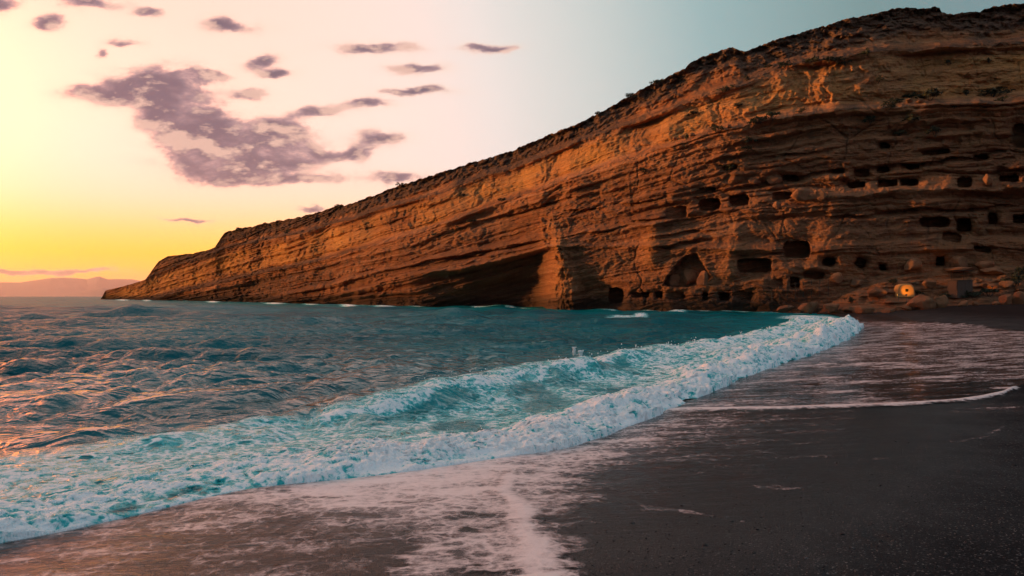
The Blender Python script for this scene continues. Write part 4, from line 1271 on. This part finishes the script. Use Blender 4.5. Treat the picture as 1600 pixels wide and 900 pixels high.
def shrub_meshes(seed):
    rng = np.random.default_rng(seed)
    n = 260
    # clumps spread through a low irregular dome
    cen = rng.normal(size=(9, 3)) * np.array([0.30, 0.25, 0.18]) + np.array([0, 0, 0.42])
    pick = rng.integers(0, 9, n)
    d = rng.normal(size=(n, 3)); d /= np.linalg.norm(d, axis=1, keepdims=True)
    c = cen[pick] + d * rng.uniform(0.05, 0.24, (n, 1)) * np.array([1, 1, 0.8])
    c[:, 2] = np.abs(c[:, 2])
    V = []; F = []
    for i in range(n):
        a = rng.normal(size=3); a /= np.linalg.norm(a)
        b = np.cross(a, rng.normal(size=3)); b /= np.linalg.norm(b)
        l, w = rng.uniform(0.06, 0.13), rng.uniform(0.03, 0.06)
        k = len(V)
        V += [c[i] - a * l, c[i] + b * w, c[i] + a * l, c[i] - b * w]
        F.append((k, k + 1, k + 2, k + 3))
    leaf = mesh_np('crown', np.array(V), np.array(F), None, LEAF)
    V = []; F = []
    for q in range(6):
        tip = cen[q]; k = len(V); r = 0.022
        for j in range(5):
            an = j * 2 * math.pi / 5
            V.append((r * math.cos(an), r * math.sin(an), -0.15))
        for j in range(5):
            an = j * 2 * math.pi / 5
            V.append((tip[0] + r * .4 * math.cos(an), tip[1] + r * .4 * math.sin(an), tip[2]))
        for j in range(5):
            F.append((k + j, k + (j + 1) % 5, k + 5 + (j + 1) % 5, k + 5 + j))
    stem = mesh_np('stem', np.array(V), np.array(F), None, WOOD)
    return leaf, stem


SHRUB_SETS = [shrub_meshes(40 + i) for i in range(6)]
ORD = ['leftmost', 'second', 'third', 'fourth', 'fifth', 'sixth', 'seventh', 'eighth', 'ninth', 'tenth', 'eleventh', 'twelfth', 'thirteenth', 'fourteenth', 'fifteenth']
SHRUBS = {
    'main ledge below the bright orange wall': [(1008, 268, 16, 6), (1073, 215, 9, 7), (1119, 201, 20, 9), (1178, 190, 22, 10), (1188, 186, 18, 9), (1207, 181, 20, 11), (1250, 174, 14, 6), (1360, 187, 20, 11), (1389, 166, 24, 8), (1397, 158, 22, 8), (1423, 149, 20, 7), (1453, 151, 42, 14), (1510, 145, 16, 7), (1551, 146, 44, 12), (1566, 155, 14, 7)],
    'upper ledge under the summit crust': [(1086, 178, 18, 7), (1132, 140, 20, 7), (1153, 165, 20, 6), (1166, 123, 12, 6), (1200, 103, 14, 6), (1226, 100, 18, 9), (1270, 96, 26, 9), (1295, 93, 18, 7), (1308, 93, 20, 7), (1321, 98, 16, 8), (1353, 82, 18, 8), (1373, 124, 14, 9), (1481, 98, 9, 7), (1545, 95, 8, 6)],
    'thin beds below the main ledge': [(685, 367, 18, 6), (720, 356, 28, 8), (737, 347, 20, 7), (1139, 264, 20, 8), (1166, 232, 20, 6), (1167, 220, 20, 8), (1404, 208, 20, 9), (1425, 186, 42, 10), (1461, 206, 22, 13), (1491, 166, 12, 6)],
    'long skyline slope of the headland': [(375, 359, 12, 6), (447, 363, 10, 6), (530, 322, 14, 5), (625, 290, 14, 6), (722, 305, 15, 6), (785, 312, 13, 6), (860, 216, 12, 5), (935, 178, 14, 6), (985, 150, 16, 7), (1028, 128, 16, 7)],
    'rubble slope above the dark beach': [(1330, 470, 14, 8), (1395, 440, 16, 7), (1478, 462, 24, 9), (1520, 460, 30, 11), (1545, 458, 22, 12), (1583, 440, 26, 16), (1595, 425, 20, 14), (1435, 458, 12, 7)],
}
for place, lst in SHRUBS.items():
    for i, (px, py, w_, h_) in enumerate(sorted(lst)):
        p = cliff_point(px, py + h_ * 0.35)
        D = p[1] - 0.35
        m_ = D / FPX
        e = obj('shrub', None, None, at(np.float64(px), np.float64(py + h_ * 0.45), D))
        lf, st = SHRUB_SETS[(i * 5 + len(place)) % 6]
        obj('crown', lf, e); obj('stem', st, e)
        e.scale = (w_ * m_ * 1.05, w_ * m_ * 0.8, h_ * m_ * 1.5)
        e.rotation_euler = (0, 0, (i * 2.4) % 6.28)
        tag(e, f'dark green shrub, {ORD[i]}{"" if i == 0 else " from left"} on the {place}', 'shrub', 'shrubs on the cliff')


# ------------------------------------------------------------------ shelter, booth, lamps, fence
def plain(name, a, b, scale=6.0, rough=0.85, bump=0.3):
    m, t = material(name)
    n = t.noise(t.pos(), scale, 5.0, 0.65)
    t.out(t.pbr(t.mix(n, a, b), rough, t.bump(n, bump, 0.05), 0.25))
    return m


PLASTER = plain('weathered_plaster', (0.34, 0.17, 0.06, 1), (0.46, 0.24, 0.09, 1))
GREYWALL = plain('grey_board', (0.07, 0.040, 0.03, 1), (0.11, 0.066, 0.048, 1))
DARKWOOD = plain('dark_timber', (0.03, 0.024, 0.02, 1), (0.06, 0.045, 0.036, 1))
METAL = plain('lamp_metal', (0.05, 0.05, 0.05, 1), (0.09, 0.09, 0.09, 1), rough=0.45)
BLACK = plain('dark_opening', (0.01, 0.009, 0.008, 1), (0.02, 0.018, 0.016, 1))


def bevel_box(sx, sy, sz, mat, name, z0=0.0, bev=0.03):
    import bmesh
    bm = bmesh.new()
    bmesh.ops.create_cube(bm, size=1.0)
    for v_ in bm.verts:
        v_.co = Vector((v_.co.x * sx, v_.co.y * sy, (v_.co.z + 0.5) * sz + z0))
    bmesh.ops.bevel(bm, geom=list(bm.edges), offset=min(bev, sx * .3, sy * .3, sz * .3), segments=2, affect='EDGES')
    me = bpy.data.meshes.new(name); bm.to_mesh(me); bm.free()
    for p_ in me.polygons: p_.use_smooth = False
    me.materials.append(mat)
    return me


def shelter():
    p = cliff_point(1415, 461)
    D = float(p[1]) - 1.0
    m_ = D / FPX
    base = at(np.float64(1416), np.float64(463), D)
    root = obj('arched_shelter', None, None, base)
    root.rotation_euler = (0, 0, R(-12))
    W, H, L = 25 * m_, 20 * m_, 1.5
    # arched body with a rounded crown, built as profile rings front to back
    prof = []
    for a in np.linspace(0, math.pi, 25):
        x = math.copysign(abs(math.cos(a)) ** 0.62, math.cos(a)) * W / 2
        z = math.sin(a) ** 0.62 * H
        prof.append((x, z))
    prof = np.array(prof)
    V = []; F = []
    rings = [(0.0, 0.90), (0.05, 0.985), (0.16, 1.0), (L * 0.6, 1.0), (L, 0.96)]
    for y, k_ in rings:
        for x, z in prof: V.append((x * k_, y, z * k_ - 0.15 * (z < 1e-3)))
    n = len(prof)
    for r in range(len(rings) - 1):
        for j in range(n - 1):
            F.append((r * n + j, r * n + j + 1, (r + 1) * n + j + 1, (r + 1) * n + j))
    V = np.array(V)
    V += 0.03 * np.stack([fbm(V[:, 0] * 2, V[:, 1] * 2, V[:, 2] * 2 + o, oct=3) for o in (0, 9, 18)], -1)
    obj('shell', mesh_np('shell', V, np.array(F), None, PLASTER), root)
    # front wall as a fan with a square opening cut out
    wx0, wx1, wz0, wz1 = -0.06 * W, 0.12 * W, 0.36 * H, 0.58 * H
    N = 40
    gx = np.unique(np.concatenate([np.linspace(-0.45 * W, 0.45 * W, N), [wx0, wx1]])); gz = np.unique(np.concatenate([np.linspace(-0.1, 0.9 * H, N), [wz0, wz1]]))
    GX, GZ = np.meshgrid(gx, gz)
    inside = (np.abs(GX / (0.45 * W)) ** 3.2 + np.abs(np.maximum(GZ, 0) / (0.9 * H)) ** 3.2) < 1.02
    Vf = np.stack([GX, 0.004 - 0.05 * (1 - (GX / (0.45 * W)) ** 2) + 0 * GX, GZ], -1).reshape(-1, 3)
    Ff = grid_faces(*GX.shape, flip=True)
    cx = GX.ravel()[Ff].mean(1); cz = GZ.ravel()[Ff].mean(1)
    hole = (cx > wx0) & (cx < wx1) & (cz > wz0) & (cz < wz1)
    ok = inside.ravel()[Ff].all(1) & ~hole
    fw = obj('front_wall', mesh_np('front_wall', Vf, Ff[ok], None, PLASTER), root)
    wn = obj('window', bevel_box(wx1 - wx0 + 0.04, 0.3, wz1 - wz0 + 0.04, BLACK, 'window', wz0 - 0.02, 0.005), fw)
    wn.location = ((wx0 + wx1) / 2, 0.22, 0)
    tag(root, 'small arched shelter glowing amber under a lamp behind the largest boulder', 'shelter')
    return base, W, H


def floodlight(loc, target, energy, label, size=55):
    root = obj('floodlight', None, None, loc)
    d = Vector(target) - Vector(loc)
    q = d.to_track_quat('-Z', 'Y')
    root.rotation_euler = (0, 0, 0)
    head = obj('lamp_head', bevel_box(0.22, 0.12, 0.16, METAL, 'lamp_head', -0.08), root)
    obj('stake', bevel_box(0.04, 0.04, 1.1, METAL, 'stake', -1.15, 0.008), root)
    m, t = material('lamp_glass')
    em = t.n('ShaderNodeEmission'); em.inputs[0].default_value = (1.0, 0.45, 0.05, 1); em.inputs[1].default_value = 4.0
    t.out(em.outputs[0])
    gl = obj('lens', bevel_box(0.17, 0.012, 0.11, m, 'lens', -0.055, 0.003), head)
    gl.location = (0, 0.066, 0)
    head.rotation_euler = (0, 0, math.atan2(d.y, d.x) - math.pi / 2)
    ld = bpy.data.lights.new('lamp_beam', 'SPOT')
    ld.energy = energy * 0.66; ld.color = (1.0, 0.37, 0.005); ld.spot_size = R(size); ld.spot_blend = 0.7; ld.shadow_soft_size = 0.06
    lo = bpy.data.objects.new('lamp_beam', ld); COL.objects.link(lo)
    n = d.normalized()
    lo.parent = root; lo.location = n * 0.16; lo.rotation_euler = q.to_euler()
    tag(root, label, 'lamp', 'amber floodlights at the cliff foot')


sb, SW, SH = shelter()
floodlight(tuple(sb + np.array([-0.75, -1.3, 0.15])), tuple(sb + np.array([0.12, 0.0, 0.70])), 170, 'amber floodlight on the ground in front of the arched shelter', 62)
floodlight(tuple(sb + np.array([-1.35, -0.9, 0.15])), tuple(sb + np.array([-2.4, 1.2, 1.2])), 70, 'amber floodlight aimed at the rock left of the arched shelter', 50)


def booth():
    p = cliff_point(1500, 452)
    D = float(p[1]) - 1.3
    m_ = D / FPX
    base = at(np.float64(1500), np.float64(454), D)
    root = obj('ticket_booth', None, None, base)
    root.rotation_euler = (0, 0, R(14))
    W, H, L = 29 * m_, 15 * m_, 1.2
    wall_ = obj('wall', bevel_box(W, L, H + 0.8, GREYWALL, 'wall', -0.8), root)
    obj('side_panel', bevel_box(0.05, L * 0.92, H * 0.9, GREYWALL, 'side_panel', 0.05, 0.01), root).location = (-W / 2 - 0.027, 0, 0)
    obj('roof', bevel_box(W * 1.06, L * 1.12, 0.07, DARKWOOD, 'roof', H + 0.004, 0.01), root)
    for sx in (-0.42, 0.42):
        obj('canopy_post', bevel_box(0.05, 0.05, 1.0, DARKWOOD, 'canopy_post', H + 0.076, 0.008), root).location = (sx * W, 0.3, 0)
    obj('canopy', bevel_box(W * 1.25, L * 1.0, 0.06, DARKWOOD, 'canopy', H + 1.08, 0.01), root).location = (0, 0.25, 0)
    for j in range(4):
        obj('board', bevel_box(W * 0.235, 0.02, H * 0.82, GREYWALL, 'board', 0.06, 0.006), wall_).location = (-W / 2 + W * (j + 0.5) / 4, -L / 2 - 0.012, 0)
    tag(root, 'grey boarded booth with a dark canopy on the rubble slope', 'booth')
    return base, W, H


bb, BW, BH = booth()
floodlight(tuple(bb + np.array([0.55, 0.95, BH + 0.05])), tuple(bb + np.array([0.3, 2.6, BH + 0.5])), 60, 'amber floodlight behind the grey booth', 80)
pl = cliff_point(1546, 452)
floodlight((float(pl[0]) - 0.4, float(pl[1]) - 1.0, float(pl[2]) + 0.25), (float(pl[0]) + 0.6, float(pl[1]) + 0.5, float(pl[2]) + 0.4), 45, 'amber floodlight low on the slope right of the booth', 60)


def fence():
    pts = [(1206, 466, 16), (1218, 464, 17), (1230, 463, 19), (1243, 461, 20), (1255, 460, 20), (1268, 459, 21), (1281, 458, 21), (1294, 457, 20)]
    P = []
    root = None
    for (px, py, h_) in pts:
        p = cliff_point(px, py)
        D = float(p[1]) - 0.35
        w = at(np.float64(px), np.float64(py), D)
        if root is None: root = obj('path_fence', None, None, w); P0_ = w
        H = h_ * D / FPX
        o = obj('post', bevel_box(0.07, 0.07, H + 0.4, DARKWOOD, 'post', -0.4, 0.01), root, tuple(w - P0_))
        P.append((w - P0_, H))
    for k_ in (0.45, 0.92):
        for (a, ha), (b, hb_) in zip(P[:-1], P[1:]):
            A = a + np.array([0, 0, ha * k_]); B = b + np.array([0, 0, hb_ * k_])
            d = Vector(B - A)
            r = obj('rail', bevel_box(0.03, 0.03, d.length, DARKWOOD, 'rail', 0, 0.006), root, tuple(A))
            r.rotation_euler = d.to_track_quat('Z', 'Y').to_euler()
    tag(root, 'thin dark post and wire fence along the path at the cliff foot', 'fence')


fence()


# ------------------------------------------------------------------ splash out on the swell, spray along the crest
def foam_drops(name, pts, rad, label, cat=None, kind=None, stretch=1.0):
    m = bpy.data.materials.get('white_spray')
    if m is None:
        m, t = material('white_spray')
        t.out(t.pbr((0.93, 0.90, 0.88, 1), 0.6, None, 0.3))
    V0, F0 = ICO1
    n = len(pts)
    V = (V0[None] * rad[:, None, None] * np.array([1, 1, stretch])[None, None] + pts[:, None, :]).reshape(-1, 3)
    F = (F0[None] + (np.arange(n) * len(V0))[:, None, None]).reshape(-1, 3)
    o = obj(name, mesh_np(name, V, F, None, m))
    return tag(o, label, cat, None, kind)


def splash(px, py, h, w, seed, label):
    rng = np.random.default_rng(seed)
    D = EYE * FPX / (py - HZ) * 0.90
    b = at(np.float64(px), np.float64(py), D)
    n = 90
    t_ = rng.random(n) ** 0.7
    an = rng.uniform(0, 6.28, n)
    spread = w * (0.35 + 0.65 * t_) * rng.random(n) ** 0.5
    pts = np.stack([np.cos(an) * spread, np.sin(an) * spread, h * (1 - (1 - t_) ** 1.4) - 0.03], -1) + b
    foam_drops('splash', pts, 0.012 + 0.035 * (1 - t_) * rng.random(n), label, 'splash', None, 1.3)


splash(897, 553, 0.24, 0.07, 1, 'taller left plume of the small splash out on the swell')
splash(907, 554, 0.15, 0.10, 2, 'rounder right plume of the small splash out on the swell')


def spray():
    X, Y, Z, foam, eo, cf, env = SEA
    rng = np.random.default_rng(3)
    a = np.argwhere((np.abs(eo) < 0.25) & (env > 0.2) & (Y < 60) & (np.abs(X / np.maximum(Y, .1)) < 0.8))
    b = np.argwhere((cf > 0.15) & (cf < 0.9) & (Y < 60) & (np.abs(X / np.maximum(Y, .1)) < 0.8))
    sel = np.concatenate([a[rng.integers(0, len(a), 420)], b[rng.integers(0, len(b), 520)]])
    i, j = sel[:, 0], sel[:, 1]
    up = rng.random(len(sel)) ** 2.5 * 0.16 + 0.01
    pts = np.stack([X[i, j] + rng.normal(0, .04, len(sel)), Y[i, j] + rng.normal(0, .04, len(sel)), Z[i, j] + up], -1)
    foam_drops('spray', pts, rng.uniform(0.004, 0.013, len(sel)) * np.clip(Y[i, j] / 12, 0.7, 2.5), 'fine white spray drops thrown up by the breaking wave', 'spray', 'stuff')


spray()


# ------------------------------------------------------------------ pebbles and grit on the dry sand
def pebbles():
    rng = np.random.default_rng(77)
    n = 2600
    py = 640 + 320 * rng.random(n) ** 0.8
    px = rng.uniform(820, 1750, n)
    D = (EYE - 0.3) * FPX / (py - HZ)
    X = (px - 800) / FPX * D; Y = D
    c, _ = signed(FRONT_D, X, Y)
    keep = (c < -1.5) & (rng.random(n) < sstep(1.0, 4.5, -c))
    X, Y, c = X[keep], Y[keep], c[keep]
    Z = sand_height(X, Y, c)
    V0, F0 = ICO1
    m_ = len(X)
    r = rng.uniform(0.003, 0.008, m_) * (1 + 1.2 * (rng.random(m_) > 0.95))
    sq = np.stack([rng.uniform(0.8, 1.4, m_), rng.uniform(0.8, 1.4, m_), rng.uniform(0.4, 0.8, m_)], -1)
    V = (V0[None] * r[:, None, None] * sq[:, None, :] + np.stack([X, Y, Z + 0.001], -1)[:, None, :]).reshape(-1, 3)
    F = (F0[None] + (np.arange(m_) * len(V0))[:, None, None]).reshape(-1, 3)
    m, t = material('beach_pebbles')
    t.out(t.diffuse(t.ramp(t.noise(t.pos(), 30.0, 2.0), [(0.35, (0.02, 0.02, 0.022, 1)), (0.6, (0.07, 0.066, 0.066, 1)), (0.75, (0.2, 0.18, 0.17, 1))])))
    tag(obj('pebbles', mesh_np('pebbles', V, F, None, m)), 'small dark pebbles scattered over the dry sand', 'pebbles', None, 'stuff')


pebbles()
